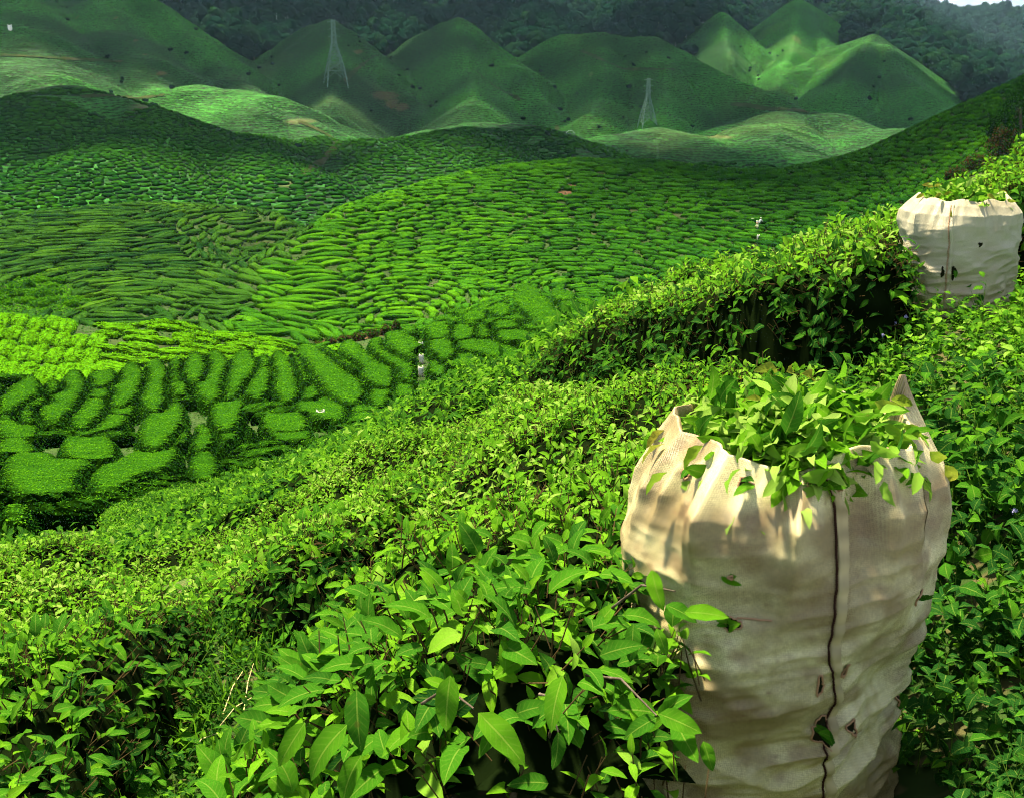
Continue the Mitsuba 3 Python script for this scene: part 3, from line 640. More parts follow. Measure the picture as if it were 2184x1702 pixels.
for i in range(10):
    group_of(f'shoot_fine_{i}', sprig(5, 7, 0.10, 0.071, 0.78)); KINDS['fine'].append(f'shoot_fine_{i}')
    group_of(f'shoot_plain_{i}', sprig(3, 7, 0.09, 0.067, 0.72)); KINDS['plain'].append(f'shoot_plain_{i}')
    group_of(f'shoot_dark_fine_{i}', sprig(5, 6, 0.10, 0.085, 0.10, 1.3)); KINDS['dark_fine'].append(f'shoot_dark_fine_{i}')  # dark shoots carry the shade of the hedge sides in their colour
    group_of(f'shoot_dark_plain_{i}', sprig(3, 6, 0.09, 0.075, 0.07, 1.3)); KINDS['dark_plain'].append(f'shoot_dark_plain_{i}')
    group_of(f'shoot_wide_{i}', patch(34, 0.20, 0.075, 0.60)); KINDS['wide'].append(f'shoot_wide_{i}')
def frames(z, spin):
    """Rotation matrices whose third column is z."""
    z = unit(z)
    a = np.where(np.abs(z[:, :1]) < 0.9, [[1.0, 0, 0]], [[0, 1.0, 0]])
    x = unit(np.cross(a, z)); y = np.cross(z, x)
    c, s = np.cos(spin)[:, None], np.sin(spin)[:, None]
    return np.stack([x * c + y * s, -x * s + y * c, z], -1)
def instances(key, kinds, p, z, scale, start=0):
    M = frames(z, rng.uniform(0, 6.28, len(p))) * np.asarray(scale).reshape(-1, 1, 1)
    which = rng.integers(0, len(kinds), len(p))
    for i in range(len(p)):
        m = np.eye(4); m[:3, :3] = M[i]; m[:3, 3] = p[i]
        scene[f'{key}__{start + i + 1:05d}'] = dict(type='instance', to_world=T(m), group=dict(type='ref', id=kinds[which[i]]))
    return start + len(p)
def xy(line):
    L = np.array(line, float)
    return ray(L[:, 0], L[:, 1])[:, :2] * L[:, 2:3]
def top_fn(points, smooth=0.02):
    P = np.array(points, float)
    w = pt(P[:, 0], P[:, 1], P[:, 2])
    f = RBFInterpolator(w[:, :2], w[:, 2], kernel='thin_plate_spline', smoothing=smooth)
    return lambda x, y: f(np.stack([np.ravel(x), np.ravel(y)], 1)).reshape(np.shape(x))
SACK_AT, FAR_SACK_AT = np.array([0.60, 1.95]), xy([(2034, 650, 5.55)])[0]
SACK_ROOM = unary_union([Point(SACK_AT).buffer(0.33), Point(FAR_SACK_AT).buffer(0.36)])
NEAR = {
 'front': dict(foot=[(540,1420,1.75),(610,1500,1.5),(700,1540,1.44),(850,1480,1.42),(1000,1440,1.41),(1200,1440,1.41),(1240,1430,1.42),(1305,1380,1.5),(1365,1250,1.75),(1420,1050,2.3),(1500,900,3.0),(1620,820,3.7),(1790,790,4.2),(1740,775,4.6),(1500,782,4.9),(1300,790,5.6),(1150,800,7.0),(1080,820,7.2),(960,980,4.8),(910,1060,3.9),(820,1120,3.1),(740,1210,2.55),(650,1320,2.1)],
   top=[(1000,1450,1.22),(700,1480,1.5),(1350,1480,1.35),(1150,1250,1.6),(900,1250,2.0),(1250,1050,2.5),(1000,1100,3.0),(1400,920,3.1),(1200,930,3.9),(1500,790,4.1),(1350,810,4.3),(1000,950,4.8),(1750,785,4.2),(1130,800,7.0)], drop=0.13),
 'middle': dict(foot=[(470,1212,3.9),(560,1222,3.55),(680,1192,3.3),(760,1125,3.5),(870,1060,4.3),(950,970,5.2),(1075,815,7.8),(1140,775,8.6),(1180,740,10),(1020,800,12),(860,860,16),(700,930,20),(560,990,29),(440,1030,33),(340,1080,30),(225,1140,27),(225,1180,10),(330,1200,5.2)],
   top=[(640,1150,3.9),(520,1190,4.6),(700,1080,5.2),(800,980,7.5),(600,1080,8),(500,1110,9),(860,1040,4.7),(950,960,6),(1100,800,8.5),(1000,835,10),(850,888,13),(700,952,16.5),(560,1012,20),(450,1060,21),(300,1120,18),(230,1160,12),(350,1050,30),(440,1032,33),(560,1018,28),(250,1088,25)], drop=0.6),
 'left': dict(foot=[(465,1228,4.0),(410,1290,3.5),(370,1400,3.0),(305,1470,2.7),(230,1560,2.35),(140,1660,2.0),(60,1800,1.75),(-150,1900,1.6),(-500,1700,1.9),(-500,1300,4.5),(-200,1200,9),(0,1160,15),(200,1150,16),(225,1165,10),(320,1212,5.2)],
   top=[(50,1760,1.8),(150,1560,2.2),(300,1390,2.9),(100,1350,3.2),(300,1230,4.6),(50,1230,5.0),(150,1180,7.5),(20,1190,9),(100,1165,13),(50,1112,23),(200,1092,24.5),(100,1140,18)], drop=0.5),
 'behind': dict(foot=[(1115,778,7.6),(1250,770,6.6),(1400,770,5.7),(1600,760,5.0),(1760,740,4.75),(1900,690,4.85),(1950,620,5.15),(1990,560,5.6),(2010,500,6.0),(2150,480,6.1),(2300,420,6.2),(2500,300,6.6),(2500,300,8.2),(2184,330,7.9),(1950,440,7.0),(1700,510,6.9),(1420,600,8.0),(1280,670,9.2),(1150,735,10.5)],
   top=[(1760,548,4.95),(1600,592,5.1),(1400,645,5.8),(1250,708,6.7),(1130,762,7.8),(1900,495,5.1),(2000,458,5.6),(1700,522,6.2),(1950,454,6.5),(2184,347,6.8),(1420,614,7.4),(1560,570,6.8),(1280,680,8.5),(2060,414,6.7),(2300,290,7.2),(2184,395,6.3)], drop=2.0),
}
LAB = {'front': 'glossy tea hedge in front, spreading large lit leaves beside the big sack', 'middle': 'broad tea hedge sloping away beyond the end of the weedy path', 'left': 'tea hedge on the downhill side of the weedy path', 'behind': 'tea hedge with a dark shaded face below the far sack'}
scene['hedge_inside'] = dict(type='twosided', b=dict(type='diffuse', reflectance=proc(lambda p, n, uv: mix((0.0015, 0.0035, 0.001), (0.006, 0.012, 0.003), noise(p.x * 14, p.y * 14, p.z * 14)))))  # near-black fill that paints the shade between leaves
LEAF_SHAPES = []
for i in range(8):
    a, d = np.zeros((1, 3)), np.array([[1.0, 0, 0]])
    q = leaves(a, d, np.array([[0, 0, 1.0]]), 1.0, 0.40 + 0.02 * (i % 4), 0.42 + 0.13 * (i % 5), 8, 0.12 + 0.06 * i % 0.4, 0.28, ids=np.array([i * 7]), wave=0.14)
    LEAF_SHAPES.append(mikit.ply(q[:2], 'leaf_near', smooth=True, uv=q[2]))
LEAF_DARK = []  # dark copies of the leaves, painting the shaded face of the hedge behind
for i in range(6):
    q = leaves(np.zeros((1, 3)), np.array([[1.0, 0, 0]]), np.array([[0, 0, 1.0]]), 1.0, 0.40 + 0.02 * (i % 4), [0.05, 0.1, 0.2, 0.1, 0.35, 0.15][i], 8, 0.12 + 0.06 * i % 0.4, 0.28, ids=np.array([300 + i * 7]), wave=0.14)
    LEAF_DARK.append(mikit.ply(q[:2], 'leaf_near', smooth=True, uv=q[2]))
def single_leaves(holder, p, d, n, L, shapes=None):
    shapes = shapes or LEAF_SHAPES
    d = unit(d); s = unit(np.cross(n, d)); n = np.cross(d, s)
    for i in range(len(p)):
        m = np.eye(4); m[:3, 0], m[:3, 1], m[:3, 2], m[:3, 3] = d[i] * L[i], s[i] * L[i], n[i] * L[i], p[i]
        scene[f'{holder}__leaf' + (f'_{i:03d}' if i else '')] = {**shapes[int(rng.integers(len(shapes)))], 'to_world': T(m)}
near_poly = {}
for which, q in NEAR.items():
    foot = Polygon(xy(q['foot'])).buffer(0).difference(SACK_ROOM)
    if isinstance(foot, MultiPolygon):
        foot = max(foot.geoms, key=lambda g: g.area)
    foot = shapely.segmentize(foot.buffer(0.05).buffer(-0.05), 0.1)
    near_poly[which] = foot
    top = top_fn(q['top'])
    if which == 'behind':
        top = (lambda f0: lambda x, y: f0(x, y) + 0.06)(top)
    base = (lambda top, drop: lambda x, y: np.maximum(G_mid(x, y) + 0.02, top(x, y) - drop))(top, q['drop'])
    step = 0.06 if which in ('front', 'behind') else 0.10
    v, f = mound_grid(foot, base, top, step, 0.13 if which == 'behind' else 0.28, 0.22, 0.22 if which in ('front', 'behind') else 0.55, 0.03 if which == 'front' else 0.25)
    key = name_for('tea_hedge')
    labels[key] = dict(label=LAB[which], category='tea hedge', group='tea hedges near the photographer')
    tri_c = v[f].mean(1)
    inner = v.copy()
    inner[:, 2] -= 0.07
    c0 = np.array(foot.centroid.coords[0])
    scene[key + '__woody_core'] = mikit.ply((inner, f), 'hedge_inside', smooth=True)  # added dark body, standing for the shade between the leaves
    dist = np.hypot(tri_c[:, 0], tri_c[:, 1])
    start = 0
    for lo, hi, kind, dark, per, sc in ((0, 3.2, 'fine', 'dark_fine', 265, 1.0), (3.2, 8.2, 'plain', 'dark_plain', 210 if which == 'behind' else 260, 1.0), (8.2, 40, 'wide', 'wide', 13, 1.25)):
        fk = f[(dist >= lo) & (dist < hi)]
        if not len(fk):
            continue
        n = int(area_of(v, fk) * per)
        p, nn = tri_sample(v, fk, n)
        # steep faces get darker leaves, painting in the shade of the hedge sides
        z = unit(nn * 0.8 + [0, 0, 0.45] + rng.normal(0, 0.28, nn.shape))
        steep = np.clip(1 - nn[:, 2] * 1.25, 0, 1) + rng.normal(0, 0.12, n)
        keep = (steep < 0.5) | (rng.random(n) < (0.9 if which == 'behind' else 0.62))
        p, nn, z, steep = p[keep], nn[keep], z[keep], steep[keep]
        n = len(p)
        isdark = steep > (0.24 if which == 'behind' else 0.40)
        p = p + nn * rng.normal(0.0, 0.022, (n, 1)) - np.where(rng.random((n, 1)) < 0.35, rng.uniform(0.02, 0.09, (n, 1)), 0) * nn
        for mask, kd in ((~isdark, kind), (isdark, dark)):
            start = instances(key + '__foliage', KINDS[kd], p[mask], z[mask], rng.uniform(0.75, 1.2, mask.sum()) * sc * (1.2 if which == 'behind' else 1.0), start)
    labels[key + '__foliage'] = dict(kind='stuff')
    # the leaves that show largest, one by one
    cand = (dist < {'front': 2.1, 'middle': 5.5, 'left': 3.2, 'behind': 6.2}[which])
    fk = f[cand]
    nl = 276 if which == 'front' else 300
    p, nn = tri_sample(v, fk, nl)
    out = unit(nn * [1, 1, 0.35] + rng.normal(0, 0.45, nn.shape) + [0, 0, 0.10])
    side = nn[:, 2] < 0.75
    nrm = unit(nn * 0.6 + [0, -0.25, 0.75] + rng.normal(0, 0.25, nn.shape))
    out[side] = unit(out[side] + [0, 0, -0.35])
    single_leaves(key, p + nn * 0.02, out, nrm, rng.uniform(0.055, 0.092, nl) * (1.0 if which == 'front' else 0.85), LEAF_DARK if which == 'behind' else None)
    q['key'], q['mesh'], q['topf'] = key, (v, f), top
print('near', sum(1 for k in scene if '__foliage__' in k))

# ------------------------------------------------------------------ the sacks
def ridge(n):
    return 1 - np.abs(2 * n - 1)
class Sack:
    """A full woven sack standing open: surf(theta, t) with t from the ground (0) to the rim (1)."""
    def __init__(self, at, z0, H, prof, depth, rim, seed, amp=1.0, lean=(0, 0)):
        self.at, self.z0, self.H, self.depth, self.rim, self.seed, self.amp, self.lean = np.asarray(at, float), z0, H, depth, rim, seed, amp, lean
        self.pz, self.pw = np.array(prof, float).T
    def surf(self, th, t):
        th, t = np.broadcast_arrays(np.asarray(th, float), np.asarray(t, float))
        w = np.interp(t, self.pz, self.pw)
        c, s = np.cos(th), np.sin(th)
        n = lambda a, b, k: meshkit.noise(np.stack([c * a + 7, s * a + 3, t * b * self.H + k], -1), self.seed)
        zz = t - 0.13 * np.clip(c, 0, 1) ** 1.5 * np.clip(1.2 - t, 0, 1) + 0.03 * np.sin(th * 2.0 + 0.6)
        n2 = lambda a, b, k: meshkit.noise(np.stack([c * a + 7, s * a + 3, zz * b * self.H + k], -1), self.seed)
        low = np.clip((0.90 - t) / 0.3, 0, 1)
        hi = np.clip((t - 0.66) / 0.22, 0, 1) ** 1.2 * (1 - 0.62 * np.clip((t - 0.88) / 0.12, 0, 1))
        d = 0.045 * (n(1.6, 2.6, 0) - 0.5) + 0.036 * (n(2.6, 6, 9) - 0.5)
        d += low * (0.030 * (ridge(n2(1.8, 10, 20)) ** 1.6 - 0.4) + 0.017 * (ridge(n2(3.4, 22, 31)) ** 1.5 - 0.4) + 0.006 * (ridge(n2(5, 48, 40)) - 0.5)) * (0.55 + 0.75 * np.clip((0.6 - t) / 0.5, 0, 1))
        d += hi * (0.044 * (ridge(n(3.4, 1.2, 50)) ** 1.8 - 0.45) + 0.022 * (ridge(n(7.5, 2.2, 60)) ** 1.5 - 0.45))
        d += 0.004 * (n(9, 22, 70) - 0.5)
        r = w + d * self.amp * np.clip(t * 8, 0.25, 1)
        z = t * self.H * (1 + (self.rim(th) - 1) * np.clip((t - 0.72) / 0.28, 0, 1) ** 1.5)
        return np.stack([self.at[0] + r * c + self.lean[0] * z, self.at[1] + r * self.depth * s + self.lean[1] * z, self.z0 + z], -1)
    def normal(self, th, t, e=2e-3):
        a = self.surf(th + e, t) - self.surf(th - e, t)
        b = self.surf(th, t + e) - self.surf(th, t - e)
        return unit(np.cross(a, b))
    def body(self, nth, nt):
        th = np.linspace(0, 2 * math.pi, nth + 1)
        t = np.concatenate([np.linspace(0, 1, nt)])
        A, B = np.meshgrid(th, t, indexing='ij')
        P = self.surf(A, B)
        # the cloth turns over the rim and hangs inside the mouth
        ax = np.array([self.at[0] + self.lean[0] * self.H, self.at[1] + self.lean[1] * self.H])
        ins = []
        for k, (inw, dn) in enumerate(((0.006, 0.0), (0.012, 0.02), (0.022, 0.08), (0.03, 0.16))):
            q = P[:, -1].copy()
            q[:, :2] = ax + (q[:, :2] - ax) * (1 - inw / 0.27)
            q[:, 2] -= dn * self.H
            ins.append(q[:, None])
        P = np.concatenate([P] + ins, 1)
        m = P.shape[1]
        uvu = A[:, :1] / (2 * math.pi) * (2 * math.pi * self.pw.max())
        uv = np.concatenate([np.stack([np.broadcast_to(A * 0 + uvu, A.shape), B * self.H], -1), np.stack([np.broadcast_to(uvu, (nth + 1, 4)), np.full((nth + 1, 4), self.H * 1.05)], -1)], 1)
        i, j = np.meshgrid(np.arange(nth), np.arange(m - 1), indexing='ij')
        k = i * m + j
        q = np.stack([k, k + m, k + m + 1, k + 1], -1).reshape(-1, 4)
        f = np.vstack([q[:, [0, 1, 2]], q[:, [0, 2, 3]]])
        V = np.vstack([P.reshape(-1, 3), [[self.at[0], self.at[1], self.z0 + 0.01]]])
        UV = np.vstack([uv.reshape(-1, 2), [[0, 0]]])
        b = np.arange(nth) * m
        f = np.vstack([f, np.stack([np.full(nth, len(V) - 1), b + m, b], 1)])
        self.grid = (A, B, self.surf(A, B))
        return V, f, UV
    def find(self, vx, vy):
        """(theta, t) of the surface point seen at a pixel."""
        A, B, P = self.grid
        px, py = az_px(P[..., 0], P[..., 1], P[..., 2])
        facing = (unit(P - [*self.at, 0])[..., :2] * unit(P - EYE)[..., :2]).sum(-1) < 0.1
        k = np.unravel_index(np.argmin((px - vx) ** 2 + (py - vy) ** 2 + 1e9 * ~facing), A.shape)
        return A[k], B[k]
def cloth(p, n, uv):
    u, v = uv.x, uv.y
    wa = 0.5 + 0.5 * dr.cos(u * 6.2832 / 0.0034)
    wb = 0.5 + 0.5 * dr.cos(v * 6.2832 / 0.0034)
    q = (dr.floor(u / 0.0034) + dr.floor(v / 0.0034)) * 0.5
    weave = dr.select(q - dr.floor(q) < 0.25, wa, wb)
    stain = smoothstep(0.38, 0.64, fbm(p.x * 5.0, p.y * 5.0, p.z * 8.0, 4))
    blot = smoothstep(0.48, 0.72, fbm(p.x * 15.0 + 5.0, p.y * 15.0, p.z * 19.0, 4))
    speck = smoothstep(0.70, 0.92, fbm(p.x * 65.0, p.y * 65.0, p.z * 80.0, 3))
    streak = noise(u * 70.0, v * 2.0)
    c = mix((0.68, 0.645, 0.36), (0.54, 0.50, 0.24), streak)
    c = mix(c, (0.24, 0.185, 0.075), stain * 0.88)
    c = mix(c, (0.22, 0.135, 0.060), blot * 0.6)
    c = mix(c, (0.20, 0.11, 0.055), speck * 0.6)
    low = 1 - smoothstep(0.05, 0.45, v)
    c = mix(c, (0.33, 0.24, 0.13), low * 0.35)
    patchy = smoothstep(0.46, 0.66, fbm(p.x * 9.0 + 2.0, p.y * 9.0, p.z * 12.0 + 7.0, 4)) * smoothstep(0.30, 0.55, v) * (1 - smoothstep(0.80, 0.95, v))
    c = mix(c, (0.20, 0.135, 0.055), patchy * 0.38)
    grain = noise(u * 420.0, v * 420.0)
    return c * (0.62 + 0.34 * weave + 0.26 * (grain - 0.5))
def cloth_white(p, n, uv):
    stain = smoothstep(0.40, 0.75, fbm(p.x * 6.0, p.y * 6.0, p.z * 7.5, 4))
    low = 1 - smoothstep(0.05, 0.40, uv.y)
    weave = 0.5 + 0.5 * dr.cos(uv.x * 6.2832 / 0.006) * dr.cos(uv.y * 6.2832 / 0.006)
    c = mix((0.43, 0.42, 0.295), (0.27, 0.24, 0.135), stain * 0.6)
    return mix(c, (0.40, 0.30, 0.20), low * 0.6) * (0.85 + 0.18 * weave)
weave_bump = proc(lambda p, n, uv: 0.5 * dr.cos(uv.x * 6.2832 / 0.0034) * dr.cos(uv.y * 6.2832 / 0.0034) + 1.5 * fbm(p.x * 60.0, p.y * 60.0, p.z * 60.0, 2), eps=4e-4)
scene['sack_cloth'] = dict(type='twosided', b=dict(type='bumpmap', t=weave_bump, scale=0.0007, b=dict(type='principled', base_color=proc(cloth), roughness=0.37, specular=0.8, sheen=0.2)))
scene['sack_cloth_white'] = dict(type='twosided', b=dict(type='bumpmap', t=weave_bump, scale=0.0006, b=dict(type='principled', base_color=proc(cloth_white), roughness=0.45, specular=0.5)))
scene['seam_cloth'] = dict(type='twosided', b=dict(type='principled', base_color=proc(lambda p, n, uv: mix((0.45, 0.40, 0.22), (0.29, 0.24, 0.12), fbm(p.x * 40, p.y * 40, p.z * 25, 2)) * (0.9 + 0.14 * dr.cos(uv.y * 6.2832 / 0.045 + 2.0 * noise(uv.y * 30.0, 1.0)))), roughness=0.6))
scene['thread'] = dict(type='twosided', b=dict(type='diffuse', reflectance=dict(type='rgb', value=[0.035, 0.018, 0.012])))
scene['torn'] = dict(type='twosided', b=dict(type='diffuse', reflectance=dict(type='rgb', value=[0.012, 0.014, 0.006])))
scene['fray'] = dict(type='twosided', b=dict(type='principled', base_color=dict(type='rgb', value=[0.34, 0.20, 0.11]), roughness=0.7))
import common
def add_tube(key, pts, rad, bsdf, sides=5):
    v, f = common.tube(np.asarray(pts, float), np.asarray(rad, float) if np.ndim(rad) else np.full(len(pts), rad), sides)
    scene[key] = mikit.ply((v, f), bsdf, smooth=True)
PICK_SHAPES = []
for i in range(10):
    q = leaves(np.zeros((1, 3)), np.array([[1.0, 0, 0]]), np.array([[0, 0, 1.0]]), 1.0, 0.42 + 0.03 * (i % 4), 0.8 + 0.1 * (i % 7), 8, [0.05, 0.2, 0.35, 0.5, -0.15][i % 5], [0.15, 0.3, 0.5][i % 3], ids=np.array([500 + i * 11]), wave=0.2)
    PICK_SHAPES.append(mikit.ply(q[:2], 'leaf_near', smooth=True, uv=q[2]))
KINDS['picked'] = []
for i in range(6):
    n = 14
    p = np.stack([rng.normal(0, 0.05, n), rng.normal(0, 0.05, n), rng.normal(0, 0.012, n)], 1)
    d = unit(rng.normal(0, 1, (n, 3)) * [1, 1, 0.35]); u = unit(rng.normal(0, 0.5, (n, 3)) + [0, 0, 0.8])
    group_of(f'picked_leaves_{i}', leaves(p, d, u, rng.uniform(0.045, 0.08, n), 0.42, rng.uniform(0.6, 1.2, n), 5, rng.uniform(-0.1, 0.5, n), 0.35, wave=0.2)); KINDS['picked'].append(f'picked_leaves_{i}')
def heap(key, label, cx, cy, rx, ry, z, h, n, tilt=0.0, small=1.0):
    labels[key] = dict(label=label, category='tea leaves', group='picked tea leaves heaped in sacks')
    u, a = np.sqrt(rng.random(n)), rng.uniform(0, 6.283, n)
    f = lambda u, a: np.stack([cx + rx * u * np.cos(a), cy + ry * u * np.sin(a), z + h * (1 - u ** 2.2) + 0.02 * np.sin(3 * a) * u + tilt * u * np.sin(a)], -1)
    p = f(u, a) + rng.normal(0, 0.008, (n, 3))
    d = unit(rng.normal(0, 1, (n, 3)) * [1, 1, 0.16] - np.stack([np.cos(a), np.sin(a), 0 * a], 1) * (u[:, None] ** 2.5) * 1.7); nn = unit(np.stack([np.cos(a) * u * 0.5, np.sin(a) * u * 0.5 - 0.25, np.ones(n)], 1) + rng.normal(0, 0.45, (n, 3)))
    single_leaves(key, p - d * 0.03 + [0, 0, 0.012], d, nn, rng.uniform(0.06, 0.11, n) * small, PICK_SHAPES)
    m = int(900 * rx * ry / 0.05)
    u, a = np.sqrt(rng.random(m)), rng.uniform(0, 6.283, m)
    instances(key + '__pile', KINDS['picked'], f(u * 0.74, a) - [0, 0, 0.015], unit(rng.normal(0, 0.35, (m, 3)) + [0, -0.1, 1]), rng.uniform(0.8, 1.15, m) * small)
    labels[key + '__pile'] = dict(kind='stuff')
    g, t = np.meshgrid(np.linspace(0, 6.2832, 33), np.linspace(0.02, 1.02, 8))
    V = f(t, g) - [0, 0, 0.035]
    i, j = np.meshgrid(np.arange(7), np.arange(32), indexing='ij'); k = i * 33 + j
    q = np.stack([k, k + 1, k + 34, k + 33], -1).reshape(-1, 4)
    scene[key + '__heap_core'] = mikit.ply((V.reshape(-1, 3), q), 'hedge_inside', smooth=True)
def bump_at(th, c, w):
    return np.exp(-((np.angle(np.exp(1j * (th - c)))) / w) ** 2)
def dress_sack(key, S_, nth, nt, cloth_key, seam_px, holes, detail=True):
    v, f, uv = S_.body(nth, nt)
    scene[key + '__body'] = mikit.ply((v, f), cloth_key, smooth=True, uv=uv)
    if seam_px:
        ths, ts = [], []
        for x, y in seam_px:
            a, b = S_.find(x, y); ths.append(a); ts.append(b)
        ts, ths = np.array(ts), np.array(ths)
        o = np.argsort(ts)
        tt = np.linspace(ts.min() - (0.25 if detail else 0.02), ts.max(), 140)
        th = np.interp(tt, ts[o], ths[o])
        cols = []
        for off, out in ((0.0, 0.0015), (0.012, 0.006), (0.052, 0.0065), (0.064, 0.0015)):
            cols.append(S_.surf(th + off, tt) + S_.normal(th + off, tt) * out)
        V = np.stack(cols, 1)
        i, j = np.meshgrid(np.arange(len(tt) - 1), np.arange(3), indexing='ij'); k = i * 4 + j
        q = np.stack([k, k + 1, k + 5, k + 4], -1).reshape(-1, 4)
        U = np.stack([np.broadcast_to(np.arange(4) * 0.006, (len(tt), 4)), np.broadcast_to(tt[:, None] * S_.H, (len(tt), 4))], -1).reshape(-1, 2)
        scene[key + '__seam'] = mikit.ply((V.reshape(-1, 3), q), 'seam_cloth' if cloth_key == 'sack_cloth' else cloth_key, smooth=True, uv=U)
        labels[key + '__seam'] = dict(label='folded seam stitched down the front of the sack')
        wob = 0.006 * np.sin(tt * 60)
        add_tube(key + '__stitching', S_.surf(th - 0.012 + wob * 0.5, tt) + S_.normal(th - 0.012, tt) * 0.004, 0.0022, 'thread' if cloth_key == 'sack_cloth' else 'fray')
    for i, (x, y, w, h, nl) in enumerate(holes):
        a, b = S_.find(x, y)
        nm = key + '__tear' + (f'_{i:03d}' if i else '')
        ang = np.linspace(0, 2 * math.pi, 25)[:-1]
        R = 1 + 0.28 * np.sin(ang * 3 + i) + rng.normal(0, 0.12, 24)
        ww = np.interp(b, S_.pz, S_.pw)
        th_, t_ = a + w * R * np.cos(ang) / ww, b + h * R * np.sin(ang) / S_.H
        ringp = S_.surf(th_, t_) + S_.normal(th_, t_) * 0.0025
        c = S_.surf(a, b) + S_.normal(a, b) * 0.0025
        k = np.arange(24)
        scene[nm] = mikit.ply((np.vstack([ringp, c[None]]), np.stack([k, (k + 1) % 24, np.full(24, 24)], 1)), 'torn', smooth=True)
        if detail:
            add_tube(nm.replace('__tear', '__frayed_edge'), np.vstack([ringp, ringp[:1]]) + S_.normal(a, b) * 0.0015, 0.0022, 'fray', 4)
        N = S_.normal(a, b)
        for j in range(nl):
            m = rng.normal(0, 1, 3)
            d = unit(np.array([rng.normal(0, 0.9), -0.1, rng.normal(-0.35, 0.6)]) + N * 0.5)
            n_ = unit(N + rng.normal(0, 0.35, 3))
            s_ = unit(np.cross(n_, d)); n_ = np.cross(d, s_)
            Lf = rng.uniform(0.03, 0.055)
            M = np.eye(4); M[:3, 0], M[:3, 1], M[:3, 2], M[:3, 3] = d * Lf, s_ * Lf, n_ * Lf, c + N * 0.004 - d * Lf * 0.3 + rng.normal(0, 0.006, 3)
            lk = key + '__poking_leaf'
            q, kk = 0, lk
            while kk in scene:
                q += 1; kk = f'{lk}_{q:03d}'
            scene[kk] = {**LEAF_SHAPES[int(rng.integers(8))], 'to_world': T(M)}
z0 = float(G_mid(*SACK_AT)) - 0.02
prof = [(0, .20), (.02, .252), (.07, .278), (.15, .281), (.30, .283), (.42, .288), (.55, .295), (.66, .302), (.76, .306), (.82, .304), (.88, .290), (.94, .260), (1.0, .222)]
rim1 = lambda th: 1.0 + 0.078 * bump_at(th, 0.22, 0.05) + 0.018 * bump_at(th, 0.2, 0.25) + 0.014 * bump_at(th, 2.95, 0.40) + 0.035 * bump_at(th, 0.95, 0.22) - 0.030 * bump_at(th, -1.9, 0.5) + 0.007 * np.sin(th * 5 + 1) + 0.01 * bump_at(th, -1.2, 0.3)
H1 = 1.02 - z0
big = Sack(SACK_AT - [0.072, 0], z0, H1, prof, 0.84, rim1, 3, 1.35, (0.05, 0.0))
key = 'tea_sack'
labels[key] = dict(label='large stained cream woven sack, wrinkled and torn, standing in front beside the hedge', category='sack', group='sacks filled with picked tea leaves')
dress_sack(key, big, 300, 260, 'sack_cloth', [(1750, 1000), (1778, 1080), (1787, 1200), (1783, 1300), (1772, 1400), (1780, 1500), (1768, 1600), (1765, 1690)],
           [(1465, 1010, .009, .008, 1), (1562, 1331, .016, .011, 3), (1749, 1462, .006, .022, 0), (1800, 1428, .005, .016, 0), (1756, 1562, .017, .026, 3), (1816, 1548, .010, .014, 0), (1952, 1272, .011, .014, 2), (1925, 1490, .010, .012, 2), (1590, 1032, .012, .008, 2), (1730, 1028, .008, .007, 2), (1786, 1035, .006, .010, 2), (1562, 1228, .004, .004, 1)])
# a mended slit beside the tear, and the thread at the mouth's left corner
a, b = big.find(1575, 1318); a2, b2 = big.find(1648, 1322)
tt = np.linspace(0, 1, 30)
add_tube(key + '__mended_slit', big.surf(a + (a2 - a) * tt, b + (b2 - b) * tt) + big.normal(a + (a2 - a) * tt, b + (b2 - b) * tt) * 0.003, 0.002, 'fray', 4)
heap('picked_tea_leaves', 'heap of fresh picked leaves, large and pale, filling the big sack in front', SACK_AT[0] - 0.02, SACK_AT[1], 0.180, 0.148, 0.965, 0.052, 300)
zf = float(G_mid(*FAR_SACK_AT)) - 0.02
rim2 = lambda th: 1.0 + 0.035 * bump_at(th, 0.15, 0.30) + 0.03 * bump_at(th, 2.9, 0.35) - 0.02 * bump_at(th, 1.57, 0.8) + 0.012 * np.sin(th * 9)
Hf = 1.20 - zf
far_sack = Sack(FAR_SACK_AT, zf, Hf, [(0, .20), (.03, .235), (.12, .25), (.3, .262), (.5, .272), (.7, .278), (.80, .276), (.88, .262), (.95, .235), (1, .205)], 0.8, rim2, 11, 0.95, (-0.03, 0.0))
key = 'tea_sack_001'
labels[key] = dict(label='whiter bulging woven sack with a brown foot, standing farther up the path', category='sack', group='sacks filled with picked tea leaves')
dress_sack(key, far_sack, 180, 160, 'sack_cloth_white', [(2030, 440), (2027, 480), (2025, 520), (2022, 560), (2018, 600), (2016, 640)], [(2092, 523, .010, .011, 0), (2034, 582, .012, .032, 1), (2010, 582, .007, .024, 0)], False)
heap('picked_tea_leaves_001', 'heap of dark and pale picked leaves in the white sack farther up the path', FAR_SACK_AT[0] - 0.03 * Hf, FAR_SACK_AT[1], 0.16, 0.13, 1.145, 0.07, 200, small=0.75)
scene['sack_pale'] = dict(type='twosided', b=dict(type='principled', base_color=proc(lambda p, n, uv: mix((0.50, 0.40, 0.30), (0.80, 0.77, 0.68), smoothstep(0.1, 0.5, uv.y))), roughness=0.5))
